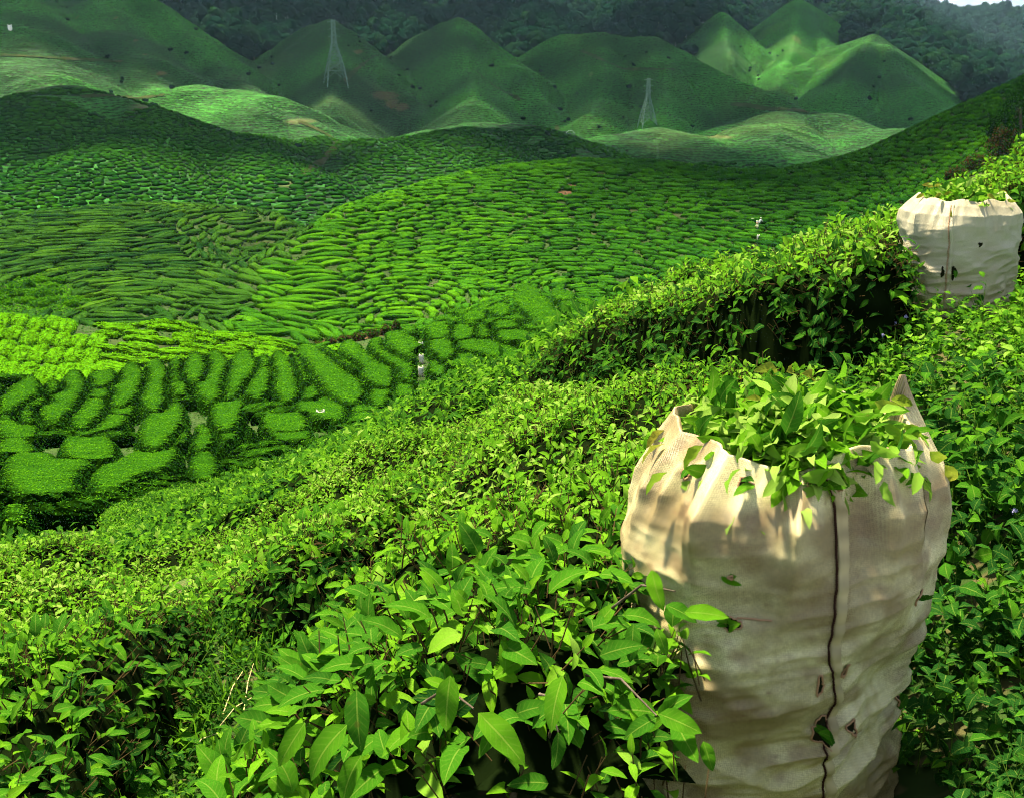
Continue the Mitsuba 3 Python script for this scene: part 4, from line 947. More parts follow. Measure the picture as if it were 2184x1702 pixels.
def small_sack(vx, vy, w, h, label, grid=None, seed=0):
    P = hit([vx], [vy], Z_GND if grid is None else grid, r0=18)[0]
    s = Sack(P[:2], P[2] - 0.05, h, [(0, .35 * w), (.06, .44 * w), (.4, .46 * w), (.8, .5 * w), (.92, .49 * w), (1, .42 * w)], 0.9, lambda th: 1 + 0.06 * np.sin(2 * th + 1), seed, w * 0.9)
    v, f, uv = s.body(28, 20)
    key = name_for('tea_sack')
    labels[key] = dict(label=label, category='sack', group='sacks filled with picked tea leaves')
    scene[key + '__body'] = mikit.ply((v, f), 'sack_pale', smooth=True, uv=uv)
    p = np.stack([P[0] + rng.normal(0, w * .2, 30), P[1] + rng.normal(0, w * .2, 30), P[2] - 0.05 + h * (1 + rng.normal(0, 0.03, 30))], 1)
    q = leaves(p, rng.normal(0, 1, (30, 3)), unit(rng.normal(0, .4, (30, 3)) + [0, 0, 1]), 0.1, 0.5, 0.7, 2)
    scene[key + '__leaves'] = mikit.ply(q[:2], 'leaf_near', smooth=True, uv=q[2])
small_sack(685, 906, 0.56, 1.0, 'pale sack standing in the gap at the end of a wide hedge in the hollow', seed=21)
small_sack(898, 750, 0.42, 0.92, 'top one of three small pale sacks along the narrow path', seed=22)
small_sack(899, 777, 0.42, 0.92, 'middle one of three small pale sacks along the narrow path', seed=23)
small_sack(898, 804, 0.44, 0.92, 'lowest of three small pale sacks along the narrow path', seed=24)

# ------------------------------------------------------------------ sprays of leaves and stems at the edge of the front hedge
FRONT = NEAR['front']['key']
def next_key(base):
    n, k = 0, base
    while k in scene:
        n += 1; k = f'{base}_{n:03d}'
    return k
def spray(base_px, tip_px, leaf_list, r0, r1, tone_shapes=None):
    a, b = pt(*base_px, r0), pt(*tip_px, r1)
    m = (a + b) / 2 + [0, 0, 0.03]
    add_tube(next_key(FRONT + '__branch'), [a, m, b], [0.0028, 0.0022, 0.0014], 'bark', 6)
    for (x, y, dx, dy, L) in leaf_list:
        p = pt(x, y, r0 + (r1 - r0) * 0.6 + rng.uniform(-.03, .03))
        d = unit(dx * np.array([1.0, 0, 0]) - dy * UPV - 0.35 * FWD * rng.uniform(0.2, 1.0))
        n = unit(np.array([rng.normal(0, .25), -0.55, 0.75]))
        s = unit(np.cross(n, d)); n = np.cross(d, s)
        M = np.eye(4); M[:3, 0], M[:3, 1], M[:3, 2], M[:3, 3] = d * L, s * L, n * L, p
        scene[next_key(FRONT + '__leaf')] = {**LEAF_SHAPES[int(rng.integers(8))], 'to_world': T(M)}
scene['bark'] = dict(type='twosided', b=dict(type='principled', base_color=proc(lambda p, n, uv: mix((0.05, 0.036, 0.022), (0.13, 0.11, 0.08), smoothstep(0.45, 0.7, fbm(p.x * 60, p.y * 60, p.z * 25, 3)))), roughness=0.8))
spray((1300, 1300), (1440, 1260), [(1390, 1215, .25, 1, .070), (1420, 1290, 1, .45, .062), (1460, 1305, 1, .05, .075), (1350, 1330, -.1, 1, .066), (1400, 1340, .4, 1, .05)], 1.62, 1.52)
spray((1250, 1440), (1400, 1525), [(1400, 1520, -1, -.15, .085), (1405, 1522, 1, .35, .075), (1400, 1530, -.9, .5, .065), (1405, 1525, .6, -.6, .055), (1500, 1580, .3, 1, .05)], 1.50, 1.42)
spray((900, 1500), (1010, 1510), [(1020, 1520, .75, .75, .100), (960, 1440, -.1, 1, .085)], 1.32, 1.24)
spray((760, 1560), (720, 1600), [(740, 1545, -.7, .8, .105), (770, 1610, -.5, 1, .085), (650, 1540, -.6, 1, .075), (760, 1470, .1, 1, .09)], 1.36, 1.28)
spray((1150, 1480), (1190, 1560), [(1200, 1440, -.25, 1, .085), (1190, 1560, -.1, 1, .06), (1170, 1670, -1, -.2, .065)], 1.36, 1.33)
for (x0, y0, x1, y1, ra, rb, w) in ((1085, 1500, 1082, 1760, 1.62, 1.70, .013), (1178, 1530, 1176, 1760, 1.45, 1.55, .004), (1235, 1560, 1190, 1740, 1.62, 1.7, .006), (960, 1480, 890, 1760, 1.7, 1.8, .010), (1330, 1500, 1350, 1750, 1.75, 1.8, .011)):
    a, b = pt(x0, y0, ra), pt(x1, y1, rb)
    b[2] = min(b[2], float(G_mid(b[0], b[1])))
    t = np.linspace(0, 1, 9)[:, None]
    wob = np.stack([0.012 * np.sin(t[:, 0] * 9 + x0), 0.012 * np.cos(t[:, 0] * 7 + x0), t[:, 0] * 0], 1)
    add_tube(next_key(FRONT + '__stem'), a + (b - a) * t + wob, w * np.linspace(0.7, 1.2, 9), 'bark', 7)

# ------------------------------------------------------------------ weeds, grass, flowers and straw on the paths
def weed(nl, h, L, tone, trailing=False):
    i = np.arange(nl)
    az = i * 2.4 + rng.uniform(0, 6)
    f = (i + 1) / nl
    lean = rng.normal(0, 0.35, 2)
    p = np.stack([lean[0] * h * f + rng.normal(0, .012, nl), lean[1] * h * f + rng.normal(0, .012, nl), h * f * (0.3 if trailing else 1)], 1)
    el = np.radians(rng.normal(12, 22, nl))
    d = np.stack([np.cos(az) * np.cos(el), np.sin(az) * np.cos(el), np.sin(el)], 1)
    q = leaves(p, d, unit(rng.normal(0, 0.3, (nl, 3)) + [0, 0, 1]), L * rng.uniform(0.6, 1.3, nl), 0.62, np.clip(tone + rng.normal(0, 0.15, nl), 0, 1), 3, 0.25, 0.25)
    return join_uv([q, tube_uv([[0, 0, -0.02], [lean[0] * h * .5, lean[1] * h * .5, h * .5], [lean[0] * h, lean[1] * h, h]], [.0016, .0013, .0008], 3, 0.3)])
def grass(nb, h, tone):
    p = rng.normal(0, 0.02, (nb, 3)) * [1, 1, 0]
    d = unit(rng.normal(0, 0.5, (nb, 3)) * [1, 1, 0] + [0, 0, 1])
    return leaves(p, d, unit(rng.normal(0, 1, (nb, 3)) * [1, 1, .2]), h * rng.uniform(0.6, 1.3, nb), 0.06, np.clip(tone + rng.normal(0, .15, nb), 0, 1.3), 3, 0.5, 0.1)
for nm, fn, c in (('weed_pale', lambda: weed(9, .10, .034, .80), 5), ('weed_green', lambda: weed(10, .13, .038, .34), 5), ('weed_dark', lambda: weed(11, .19, .048, .06), 5), ('weed_low', lambda: weed(10, .12, .030, .6, True), 4), ('grass_tuft', lambda: grass(9, .13, .7), 4)):
    KINDS[nm] = []
    for i in range(c):
        group_of(f'{nm}_{i}', fn()); KINDS[nm].append(f'{nm}_{i}')
bushes_u = unary_union(list(near_poly.values())).buffer(-0.10)
def scatter(region, n):
    x0, y0, x1, y1 = region.bounds
    q = np.stack([rng.uniform(x0, x1, n), rng.uniform(y0, y1, n)], 1)
    k = shapely.contains(region, shapely.points(q))
    q = q[k]
    return np.stack([q[:, 0], q[:, 1], G_mid(q[:, 0], q[:, 1])], 1)
right_weeds = Polygon([(.25, 1.35), (.9, 1.2), (1.9, 1.9), (4.2, 5.0), (4.6, 7.0), (1.9, 7.2), (1.2, 4.9), (.75, 4.2), (.5, 2.6)]).difference(bushes_u).difference(SACK_ROOM.buffer(-0.05)).difference(Polygon([(.1, .5), (.80, .5), (.88, 1.75), (.6, 1.9), (.1, 1.7)]))
left_weeds = Polygon(xy([(600, 1760, 2.0), (760, 1500, 1.9), (800, 1250, 2.9), (760, 1150, 4.4), (420, 1180, 5.2), (300, 1400, 3.2), (100, 1760, 1.9), (100, 1900, 1.6), (700, 1900, 1.6)])).difference(bushes_u.buffer(-0.05))
mid_gap = Polygon(xy([(1100, 800, 7.4), (1300, 790, 5.6), (1700, 780, 4.5), (1800, 790, 4.2), (1800, 760, 4.9), (1300, 770, 6.6)])).difference(bushes_u)
k = 0
P = scatter(right_weeds, 6500)
vx, vy = az_px(P[:, 0], P[:, 1], P[:, 2])
bright = np.clip((1100 - vy) / 350, 0, 1) * np.clip(0.35 + 1.6 * (fb(P[:, 0], P[:, 1], 0.7, 2, 3) - 0.3), 0, 1)  # dark weeds chosen lower down, painting in the shade beside the sack
u = rng.random(len(P))
tall = unit(rng.normal(0, 0.25, (len(P), 3)) + [0, 0, 1])
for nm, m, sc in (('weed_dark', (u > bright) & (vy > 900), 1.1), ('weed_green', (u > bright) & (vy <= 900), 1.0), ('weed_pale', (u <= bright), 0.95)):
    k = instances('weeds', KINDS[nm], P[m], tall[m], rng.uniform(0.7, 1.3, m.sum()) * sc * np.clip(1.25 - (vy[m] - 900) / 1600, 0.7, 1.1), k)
m = rng.random(len(P)) < 0.5
k = instances('weeds', KINDS['weed_low'], P[m] + rng.normal(0, 0.04, (m.sum(), 3)) * [1, 1, 0], tall[m], rng.uniform(0.8, 1.4, m.sum()), k)
P = scatter(left_weeds, 1900)
vx, vy = az_px(P[:, 0], P[:, 1], P[:, 2])
u = rng.random(len(P)); tall = unit(rng.normal(0, 0.25, (len(P), 3)) + [0, 0, 1])
lit = np.clip((vy - 1480) / 200, 0.02, 0.8)  # pale weeds paint the lit near end, dark ones the shaded path
for nm, m, sc in (('weed_pale', u < lit * .45, 0.8), ('weed_dark', (u >= lit * .45) & (u < .6), 0.6), ('weed_low', (u >= .6) & (u < .85), 0.9), ('grass_tuft', u >= .85, 1.1)):
    k = instances('weeds', KINDS[nm], P[m], tall[m], rng.uniform(0.7, 1.2, m.sum()) * sc, k)
P = scatter(mid_gap, 250)
k = instances('weeds', KINDS['weed_dark'], P, unit(rng.normal(0, 0.25, (len(P), 3)) + [0, 0, 1]), rng.uniform(0.8, 1.4, len(P)), k)
labels['weeds'] = dict(label='low leafy weeds and grass carpeting the paths between the hedges', category='weeds', kind='stuff')
scene['straw'] = dict(type='twosided', b=dict(type='principled', base_color=dict(type='rgb', value=[0.42, 0.36, 0.16]), roughness=0.6))
scene['lilac'] = dict(type='twosided', b=dict(type='diffuse', reflectance=dict(type='rgb', value=[0.36, 0.34, 0.62])))
scene['stalk_green'] = dict(type='twosided', b=dict(type='diffuse', reflectance=dict(type='rgb', value=[0.06, 0.12, 0.03])))
for i, (x, y, dx, dy) in enumerate([(450, 1590, 110, -60), (470, 1560, 60, -90), (520, 1545, 25, -80), (540, 1610, 90, -10), (400, 1640, 70, -20), (610, 1560, -15, -60), (430, 1700, 120, -40)]):
    a = hit([x], [y], Z_GND)[0] + [0, 0, 0.03]
    b = hit([x + dx], [y + dy], Z_GND)[0] + [0, 0, 0.10]
    add_tube(next_key('dry_stalk'), [a, (a + b) / 2 + [0, 0, 0.03], b], [.0028, .0024, .001], 'straw', 4)
    labels['dry_stalk' + (f'_{i:03d}' if i else '')] = dict(label='dry straw-coloured stalk lying on the weedy path below the front hedge', category='dry stalk', group='dry stalks on the path')
for i, (x, y) in enumerate([(1895, 735), (1935, 722), (1870, 762), (2175, 1180), (2120, 1400), (930, 1660)]):
    g = hit([x], [y + 22], Z_GND)[0]
    key = name_for('flowering_weed')
    labels[key] = dict(label='slender weed with a small lilac flower head on the path', category='flower', group='lilac flowering weeds')
    top = g + [rng.normal(0, .02), rng.normal(0, .02), 0.15]
    add_tube(key + '__stem', [g, (g + top) / 2 + [.01, 0, 0], top], [.002, .0016, .0012], 'stalk_green', 4)
    n = 46
    d = unit(rng.normal(0, 1, (n, 3)) + [0, 0, .6])
    lv, lf = leaf_quads(top + d * rng.uniform(.003, .010, (n, 1)), d, 0.007, 0.4, 0, 0.5)
    scene[key + '__flower_head'] = mikit.ply((lv, lf), 'lilac')

# ------------------------------------------------------------------ far hills: tea in rows, bare soil, forest, pylons
def spot_list(px, grid_r):
    out = []
    for x, y, w, h_ in px:
        p = hit_far(x, y)
        r = math.hypot(p[0], p[1])
        out.append((p[0], p[1], p[2], w * r / FV, h_ * r / FV))
    return out
def hit_far(vx, vy, r0=245):
    d = ray(np.array([vx]), np.array([vy]))[0]
    rs = np.linspace(r0, 4500, 3000)
    p = EYE + rs[:, None] * d
    below = p[:, 2] < G_hill(p[:, 0], p[:, 1])
    return p[int(np.argmax(below))] if below.any() else p[600]
RED = spot_list([(822, 205, 26, 9), (838, 222, 14, 10), (858, 229, 16, 8), (165, 38, 3, 4), (247, 40, 3, 6), (290, 88, 3, 6), (310, 117, 3, 3), (345, 158, 6, 6), (1188, 276, 5, 13), (1198, 292, 9, 4), (765, 112, 10, 5)], 0)
TAN = spot_list([(420, 268, 22, 5), (308, 230, 18, 8), (640, 260, 26, 5), (700, 300, 30, 4), (1260, 160, 4, 12), (1700, 85, 8, 10), (1660, 232, 14, 3), (1530, 292, 22, 3), (625, 395, 30, 8), (700, 325, 5, 22), (690, 345, 6, 16)], 0)
def spots(p, lst, edge):
    m = mi.Float(0)
    for x, y, z, a, b in lst:
        d = dr.sqrt(dr.square((p.x - x) / a) + dr.square((p.z - z) / b) + dr.square((p.y - y) / (4 * a)))
        m = dr.maximum(m, 1 - smoothstep(1 - edge, 1 + edge, d + 0.5 * (noise(p.x * 0.35, p.y * 0.35, p.z * 0.6) - 0.5)))
    return m
def hill_color(p, n, uv):
    wood = uv.x
    wob = 2.6 * noise(p.x * 0.03, p.y * 0.03) + 1.3 * noise(p.x * 0.16, p.y * 0.16) + 0.5 * noise(p.x * 0.5, p.y * 0.5)
    row = 0.5 + 0.5 * dr.cos((p.z * 0.92 + wob) * 6.2832)
    big = fbm(p.x * 0.011, p.y * 0.011, p.z * 0.02, 3)
    plot = noise(p.x * 0.028 + 9, p.y * 0.028)
    fine = noise(p.x * 0.9, p.y * 0.9, p.z * 1.4)
    c = mix((0.005, 0.056, 0.005), (0.021, 0.155, 0.008), smoothstep(0.3, 0.75, big * 0.7 + plot * 0.3))
    c = c * (0.42 + 0.58 * row + 1.0 * (fine - 0.5))
    c = mix(c, (0.05, 0.10, 0.015), smoothstep(0.62, 0.78, fbm(p.x * 0.02 + 3, p.y * 0.02, 0.0, 3)) * 0.2)
    c = mix(c, (0.21, 0.19, 0.08), spots(p, TAN, 0.5) * 0.25)
    c = mix(c, (0.13, 0.060, 0.028), spots(p, RED, 0.35) * 0.4)
    return mix(c, (0.018, 0.045, 0.012), wood)
hill_rel = proc(lambda p, n, uv: 0.5 + 0.5 * dr.cos((p.z * 0.92 + 2.6 * noise(p.x * 0.03, p.y * 0.03) + 1.3 * noise(p.x * 0.16, p.y * 0.16) + 0.5 * noise(p.x * 0.5, p.y * 0.5)) * 6.2832) + 0.9 * noise(p.x * 0.8, p.y * 0.8, p.z), eps=0.1)
scene['hill_tea'] = dict(type='twosided', b=dict(type='bumpmap', t=hill_rel, scale=0.8, b=dict(type='principled', base_color=proc(hill_color), roughness=0.85, specular=0.2)))
def mid_color(p, n, uv):
    a = fbm(p.x * 0.5, p.y * 0.5, p.z * 0.5, 3)
    b = noise(p.x * 6.0, p.y * 6.0, p.z * 6.0)
    r = dr.sqrt(p.x * p.x + p.y * p.y)
    c = mix((0.008, 0.018, 0.004), (0.026, 0.060, 0.008), a) * (0.6 + 0.8 * b)
    c = mix(c, (0.034, 0.044, 0.014), smoothstep(0.55, 0.75, fbm(p.x * 0.25 + 4, p.y * 0.25, 0.0, 3)) * smoothstep(20.0, 40.0, r) * 0.55)
    litter = smoothstep(0.5, 0.75, noise(p.x * 28.0, p.y * 28.0)) * (1 - smoothstep(8.0, 14.0, r))
    c = mix(c, (0.085, 0.065, 0.03), litter * 0.6)
    for x, y, rad, amt in MID_SOIL:
        d = dr.sqrt(dr.square(p.x - x) + dr.square(p.y - y)) / rad
        c = mix(c, (0.10, 0.050, 0.025), (1 - smoothstep(0.6, 1.2, d + 0.6 * (noise(p.x * 0.5, p.y * 0.5) - 0.5))) * amt)
    return c
MID_SOIL = []
for x, y, w in ((1208, 418, 17), (1222, 400, 12), (2075, 352, 30), (2120, 330, 26), (700, 728, 10), (780, 722, 14), (815, 716, 14)):
    p = hit([x], [y], Z_GND, r0=30)[0]
    MID_SOIL.append((p[0], p[1], w * 1.6 * math.hypot(p[0], p[1]) / FV, 0.8))
scene['hillside_soil'] = dict(type='twosided', b=dict(type='principled', base_color=proc(mid_color), roughness=0.9, specular=0.15))
m = sheet(G_mid, np.linspace(-.75, .75, 300), np.exp(np.linspace(math.log(.45), math.log(345), 330)))
scene['hillside'] = mikit.ply(m, 'hillside_soil', smooth=True)
labels['hillside'] = dict(label='steep plantation hillside falling into the hollow and rising beyond it', category='hillside', kind='structure')
m = sheet(G_hill, np.linspace(-.75, .75, 380), np.exp(np.linspace(math.log(245), math.log(5200), 340)))
wd = np.clip((far_look(WOOD_G, m[0][:, 0], m[0][:, 1]) - far_look(TEA_G, m[0][:, 0], m[0][:, 1])) / 6 + 0.5, 0, 1)
scene['hills'] = mikit.ply(m, 'hill_tea', smooth=True, uv=np.stack([wd, wd], 1))
labels['hills'] = dict(label='conical tea-covered hills below a forested mountain range', category='hills', kind='structure')
# rows of bushes on the nearer of the far hills
def test_far(x, y):
    z = G_hill(x, y)
    vx, vy = az_px(x, y, z)
    return (vx > -260) & (vx < 2210) & visible(x, y, z) & (far_look(TEA_G, x, y) > far_look(WOOD_G, x, y)) & (fb(x, y, 40, 3, 6) < 0.66)
fx, fy, fa, fl, fw = hillside_bushes(125000, 262, 500, -0.56, 0.47, (1.8, 5.5), (1.25, 1.7), test_far, G_hill, 0.95, 0.08, 0.85)
V, F = domes(fx, fy, fa, fl, fw, rng.uniform(0.6, 0.9, len(fx)), G_hill, 7, 0.08)
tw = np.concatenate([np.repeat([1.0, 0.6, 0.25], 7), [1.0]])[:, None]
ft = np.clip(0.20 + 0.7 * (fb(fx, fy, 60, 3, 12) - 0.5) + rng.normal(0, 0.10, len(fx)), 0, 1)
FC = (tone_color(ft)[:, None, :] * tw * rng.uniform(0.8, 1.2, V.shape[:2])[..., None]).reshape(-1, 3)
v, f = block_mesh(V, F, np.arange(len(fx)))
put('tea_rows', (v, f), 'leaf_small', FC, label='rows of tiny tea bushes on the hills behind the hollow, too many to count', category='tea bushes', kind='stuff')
print('far bushes', len(fx))
# forest
def crown(kind):
    parts = []
    nb = 6
    for b in range(nb):
        s = trimesh.creation.icosphere(1, 1.0)
        v = s.vertices * rng.uniform(0.30, 0.46) * [1, 1, 0.72]
        v = v * (1 + 0.35 * (meshkit.noise(s.vertices * 1.7 + b * 5 + kind * 11) - 0.5)[:, None]) * (1 + rng.normal(0, 0.10, (len(v), 1)))
        a = b * 1.05 + rng.uniform(0, .6)
        v = v + [0.30 * math.cos(a) * (b > 0), 0.30 * math.sin(a) * (b > 0), 0.72 + 0.16 * rng.normal() + 0.1 * (b == 0)]
        parts.append((v, s.faces, np.array([0.006, 0.027, 0.014]) * rng.uniform(0.7, 1.3)))  # bluish tint of distant haze put into the crown colour
    n = 70
    q, _, _ = join(parts)
    idx = rng.integers(0, len(q), n)
    p = q[idx] + rng.normal(0, 0.03, (n, 3))
    lv, lf = leaf_quads(p, unit(p - [0, 0, 0.6]), 0.16, 0.8, 0.3, 0.7)
    parts.append((lv, lf, np.repeat(np.array([[0.010, 0.043, 0.018]]) * rng.uniform(0.5, 1.7, (n, 1)), 4, 0)))
    v, f = common.tube(np.array([[0, 0, -0.3], [0, 0, 0.7]]), np.array([0.035, 0.025]), 5)
    parts.append((v, f, np.array([0.16, 0.15, 0.12])))
    return join(parts)
TREES = []
for i in range(7):
    v, f, c = crown(i)
    tint = [(1, 1, 1), (0.8, 0.95, 0.9), (1.25, 1.15, 0.9), (0.7, 0.85, 0.9), (1.1, 1.0, 1.0), (1.6, 1.35, 0.9), (0.9, 0.9, 1.1)][i]
    scene[f'tree_shape_{i}'] = dict(type='shapegroup', tree=mikit.ply((v, f), 'leaf_small', color=c * tint))
    TREES.append(f'tree_shape_{i}')
def forest_points(n, r0, r1, space):
    rr, aa = np.sqrt(rng.uniform(r0 * r0, r1 * r1, n)), rng.uniform(-0.51, 0.51, n)
    x, y = rr * np.sin(aa), rr * np.cos(aa)
    k = far_look(WOOD_G, x, y) + 2 > far_look(TEA_G, x, y)
    x, y = x[k], y[k]
    z = G_hill(x, y)
    vx, vy = az_px(x, y, z + 12)
    k = (vx > -40) & (vx < 2230) & (vy > -60)
    x, y, z = x[k], y[k], z[k]
    k = visible(x, y, z, lift=10)
    x, y, z = x[k], y[k], z[k]
    t = cKDTree(np.stack([x, y], 1))
    kept = np.ones(len(x), bool)
    for i, nb in enumerate(t.query_ball_point(np.stack([x, y], 1), space)):
        if kept[i]:
            kept[[j for j in nb if j > i]] = False
    return np.stack([x, y, z], 1)[kept]
tp = np.vstack([forest_points(60000, 700, 2200, 6.5), forest_points(30000, 2200, 4200, 14)])
tr = np.hypot(tp[:, 0], tp[:, 1])
size = np.where(tr < 2200, rng.uniform(8, 17, len(tp)), rng.uniform(16, 26, len(tp)))
show = np.argsort(-size / tr)
print('trees', len(tp))
def tree_matrix(i):
    a = rng.uniform(0, 6.28)
    w, h_ = size[i], size[i] * rng.uniform(0.9, 1.5)
    M = np.eye(4)
    M[:3, :3] = np.array([[math.cos(a) * w, -math.sin(a) * w, 0], [math.sin(a) * w, math.cos(a) * w, 0], [0, 0, h_]])
    M[:3, 3] = tp[i] - [0, 0, 0.15 * h_]
    return T(M)
vx, vy = az_px(tp[:, 0], tp[:, 1], tp[:, 2])
for n, i in enumerate(show[:290]):
    key = 'forest_tree' + (f'_{n:03d}' if n else '')
    scene[key] = dict(type='instance', to_world=tree_matrix(i), group=dict(type='ref', id=TREES[int(rng.integers(7))]))
    e = vx[i] > 1650
    labels[key] = dict(label='rounded forest tree on the eastern spur above the pale ridge' if e else 'dark rounded forest tree along the lower edge of the forest', category='tree', group='forest trees on the eastern spur' if e else 'forest trees along the forest edge')
for n, i in enumerate(show[290:]):
    scene[f'forest__{n + 1:05d}'] = dict(type='instance', to_world=tree_matrix(i), group=dict(type='ref', id=TREES[int(rng.integers(7))]))
labels['forest'] = dict(label='dense blue-green forest covering the mountain behind the tea hills', category='forest', kind='stuff')
scene['pale_bark'] = dict(type='twosided', b=dict(type='diffuse', reflectance=dict(type='rgb', value=[0.30, 0.31, 0.28])))
for i, (x, y, h_) in enumerate(((594, 70, 40), (612, 64, 36), (617, 68, 30), (570, 80, 26), (526, 60, 26))):
    p = hit_far(x, y)
    r = math.hypot(p[0], p[1])
    h_ = h_ * r / FV
    key = name_for('tall_tree')
    labels[key] = dict(label='tall slender tree with a bare pale trunk standing out of the dark forest', category='tree', group='pale-trunked trees in the forest')
    z = np.linspace(-2, h_, 6)
    add_tube(key + '__trunk', np.stack([p[0] + 0.02 * z * np.sin(i), p[1] + z * 0 - 4, p[2] + z], 1), np.linspace(0.38, 0.22, 6), 'pale_bark', 6)
    v, f, c = crown(i + 20)
    scene[key + '__crown'] = mikit.ply((v * [6, 6, 6] + [p[0], p[1] - 4, p[2] + h_ - 4], f), 'leaf_small', color=c)
# pylons
scene['galvanised'] = dict(type='twosided', b=dict(type='principled', base_color=dict(type='rgb', value=[0.12, 0.21, 0.16]), roughness=0.5, metallic=0.2))
def pylon(px, base_y, top_y, half_px, label, r0, turn):
    p = hit_far(px, base_y, r0)
    r = math.hypot(p[0], p[1])
    H = (base_y - top_y) * r / FV * 1.02
    b = half_px * r / FV
    key = name_for('pylon')
    labels[key] = dict(label=label, category='pylon', group='lattice power pylons on the far hills')
    w = lambda t: b * (1 - t / 0.62 * 0.80) if t < 0.62 else b * 0.20 - (t - 0.62) / 0.38 * b * 0.06
    th = 0.00038 * r
    ca, sa = math.cos(turn), math.sin(turn)
    P = lambda sx, sy, t: np.array([p[0] + (sx * ca - sy * sa) * w(t), p[1] + (sx * sa + sy * ca) * w(t), p[2] + H * t - 0.5 * (t == 0)])
    for i, (sx, sy) in enumerate(((1, 1), (-1, 1), (-1, -1), (1, -1))):
        ts = [0, .2, .4, .62, .8, 1.0]
        q = np.array([P(sx, sy, t) for t in ts])
        q[0, 2] = float(G_hill(q[0, 0], q[0, 1])) - 0.5
        add_tube(key + '__leg' + (f'_{i:03d}' if i else ''), q, np.linspace(th * 1.25, th * 0.9, 6), 'galvanised', 4)
    ts = [0.16, .30, .42, .52, .62, .70, .78, .86, .94, 1.0]
    cs = [(1, 1), (-1, 1), (-1, -1), (1, -1)]
    n = 0
    for a, t in zip(ts[:-1], ts[1:]):
        for j in range(4):
            c0, c1 = cs[j], cs[(j + 1) % 4]
            for q0, q1 in ((P(*c0, a), P(*c1, t)), (P(*c1, a), P(*c0, t)), (P(*c0, a), P(*c1, a))):
                add_tube(key + '__brace' + (f'_{n:03d}' if n else ''), [q0, q1], [th * .6, th * .6], 'galvanised', 3); n += 1
    for j in range(4):
        c0, c1 = cs[j], cs[(j + 1) % 4]
        m = (P(*c0, .16) + P(*c1, .16)) / 2
        for q0 in (P(*c0, 0.02), P(*c1, 0.02)):
            add_tube(key + '__brace_' + f'{n:03d}', [q0, m], [th * .6, th * .6], 'galvanised', 3); n += 1
    for i, t in enumerate((.72, .84, .96)):
        L = b * 0.62
        a0, a1, c = P(1, 1, t) * 0 + p + [0, 0, H * t], None, None
        dirv = np.array([-math.sin(turn + 0.9), math.cos(turn + 0.9), 0.0])
        e0, e1 = a0 + dirv * L, a0 - dirv * L
        up = np.array([0, 0, H * 0.03])
        v1 = [e0, a0 + up, e1]
        add_tube(key + '__cross_arm' + (f'_{i:03d}' if i else ''), [e0, a0 + up * .9, e1], [th * .5, th * 0.8, th * .5], 'galvanised', 4)
pylon(716, 172, 60, 21, 'tall grey-green lattice pylon on the spur of the western cone hill', 600, 0.35)
pylon(1380, 268, 178, 16, 'fainter lattice pylon in the valley before the broad middle hill', 620, 0.2)

# cart tracks cut into the far hills
scene['track_soil'] = dict(type='twosided', b=dict(type='diffuse', reflectance=proc(lambda p, n, uv: mix((0.012, 0.035, 0.008), (0.05, 0.055, 0.025), noise(p.x * 0.12, p.y * 0.12, p.z * 0.3)))))
for i, (line, w) in enumerate((([(-10, 120), (60, 122), (150, 128), (260, 134)], 3.0), ([(175, 210), (230, 206), (300, 212), (350, 205)], 3.0), ([(640, 262), (700, 290), (720, 310), (690, 345), (640, 380)], 3.5), ([(1010, 150), (1060, 190), (1110, 215)], 2.5), ([(1240, 110), (1330, 150), (1440, 150)], 2.5), ([(1560, 225), (1640, 235), (1720, 240)], 3.0), ([(800, 120), (760, 150), (735, 175)], 2.5))):
    g = shapely.segmentize(LineString(line), 6)
    P = np.array([hit_far(x, y) for x, y in g.coords])
    P = P[np.concatenate([[True], np.linalg.norm(np.diff(P, axis=0), axis=1) < 60])]
    t = unit(np.gradient(P[:, :2], axis=0)); nrm = np.stack([-t[:, 1], t[:, 0]], 1)
    e = [np.column_stack([P[:, :2] + s_ * nrm * w / 2, 0 * P[:, 0]]) for s_ in (-1, 1)]
    for q in e:
        q[:, 2] = G_hill(q[:, 0], q[:, 1]) + 0.45
    k = np.arange(len(P) - 1); n = len(P)
    scene[name_for('track')] = mikit.ply((np.vstack(e), np.stack([k, k + 1, k + 1 + n, k + n], 1)), 'track_soil', smooth=True)
    labels['track' + (f'_{i:03d}' if i else '')] = dict(label='narrow cart track cut across the slope of a far tea hill', category='track', kind='structure')
# bushes and young trees in the folds of the far hills
rr, aa = np.sqrt(rng.uniform(480**2, 1300**2, 9000)), rng.uniform(-0.5, 0.48, 9000)
x, y = rr * np.sin(aa), rr * np.cos(aa)
lap = sum(G_hill(x + dx, y + dy) for dx, dy in ((14, 0), (-14, 0), (0, 14), (0, -14))) / 4 - G_hill(x, y)
k = (far_look(TEA_G, x, y) > far_look(WOOD_G, x, y)) & visible(x, y, G_hill(x, y), lift=2) & (((lap > 1.6) & (rng.random(len(x)) < 0.12)) | (rng.random(len(x)) < 0.004))
x, y = x[k], y[k]
for n, i in enumerate(range(len(x))):
    s_ = rng.uniform(1.2, 3.2)
    scene[f'hill_shrubs__{n + 1:04d}'] = dict(type='instance', to_world=T().translate([float(x[i]), float(y[i]), float(G_hill(x[i:i+1], y[i:i+1])[0]) - 0.3 * s_]).rotate([0, 0, 1], float(rng.uniform(0, 360))).scale([s_, s_, s_]), group=dict(type='ref', id=TREES[int(rng.integers(7))]))
labels['hill_shrubs'] = dict(label='scattered dark shrubs in the folds of the far tea hills', category='shrubs', kind='stuff')
print('hill shrubs', len(x))

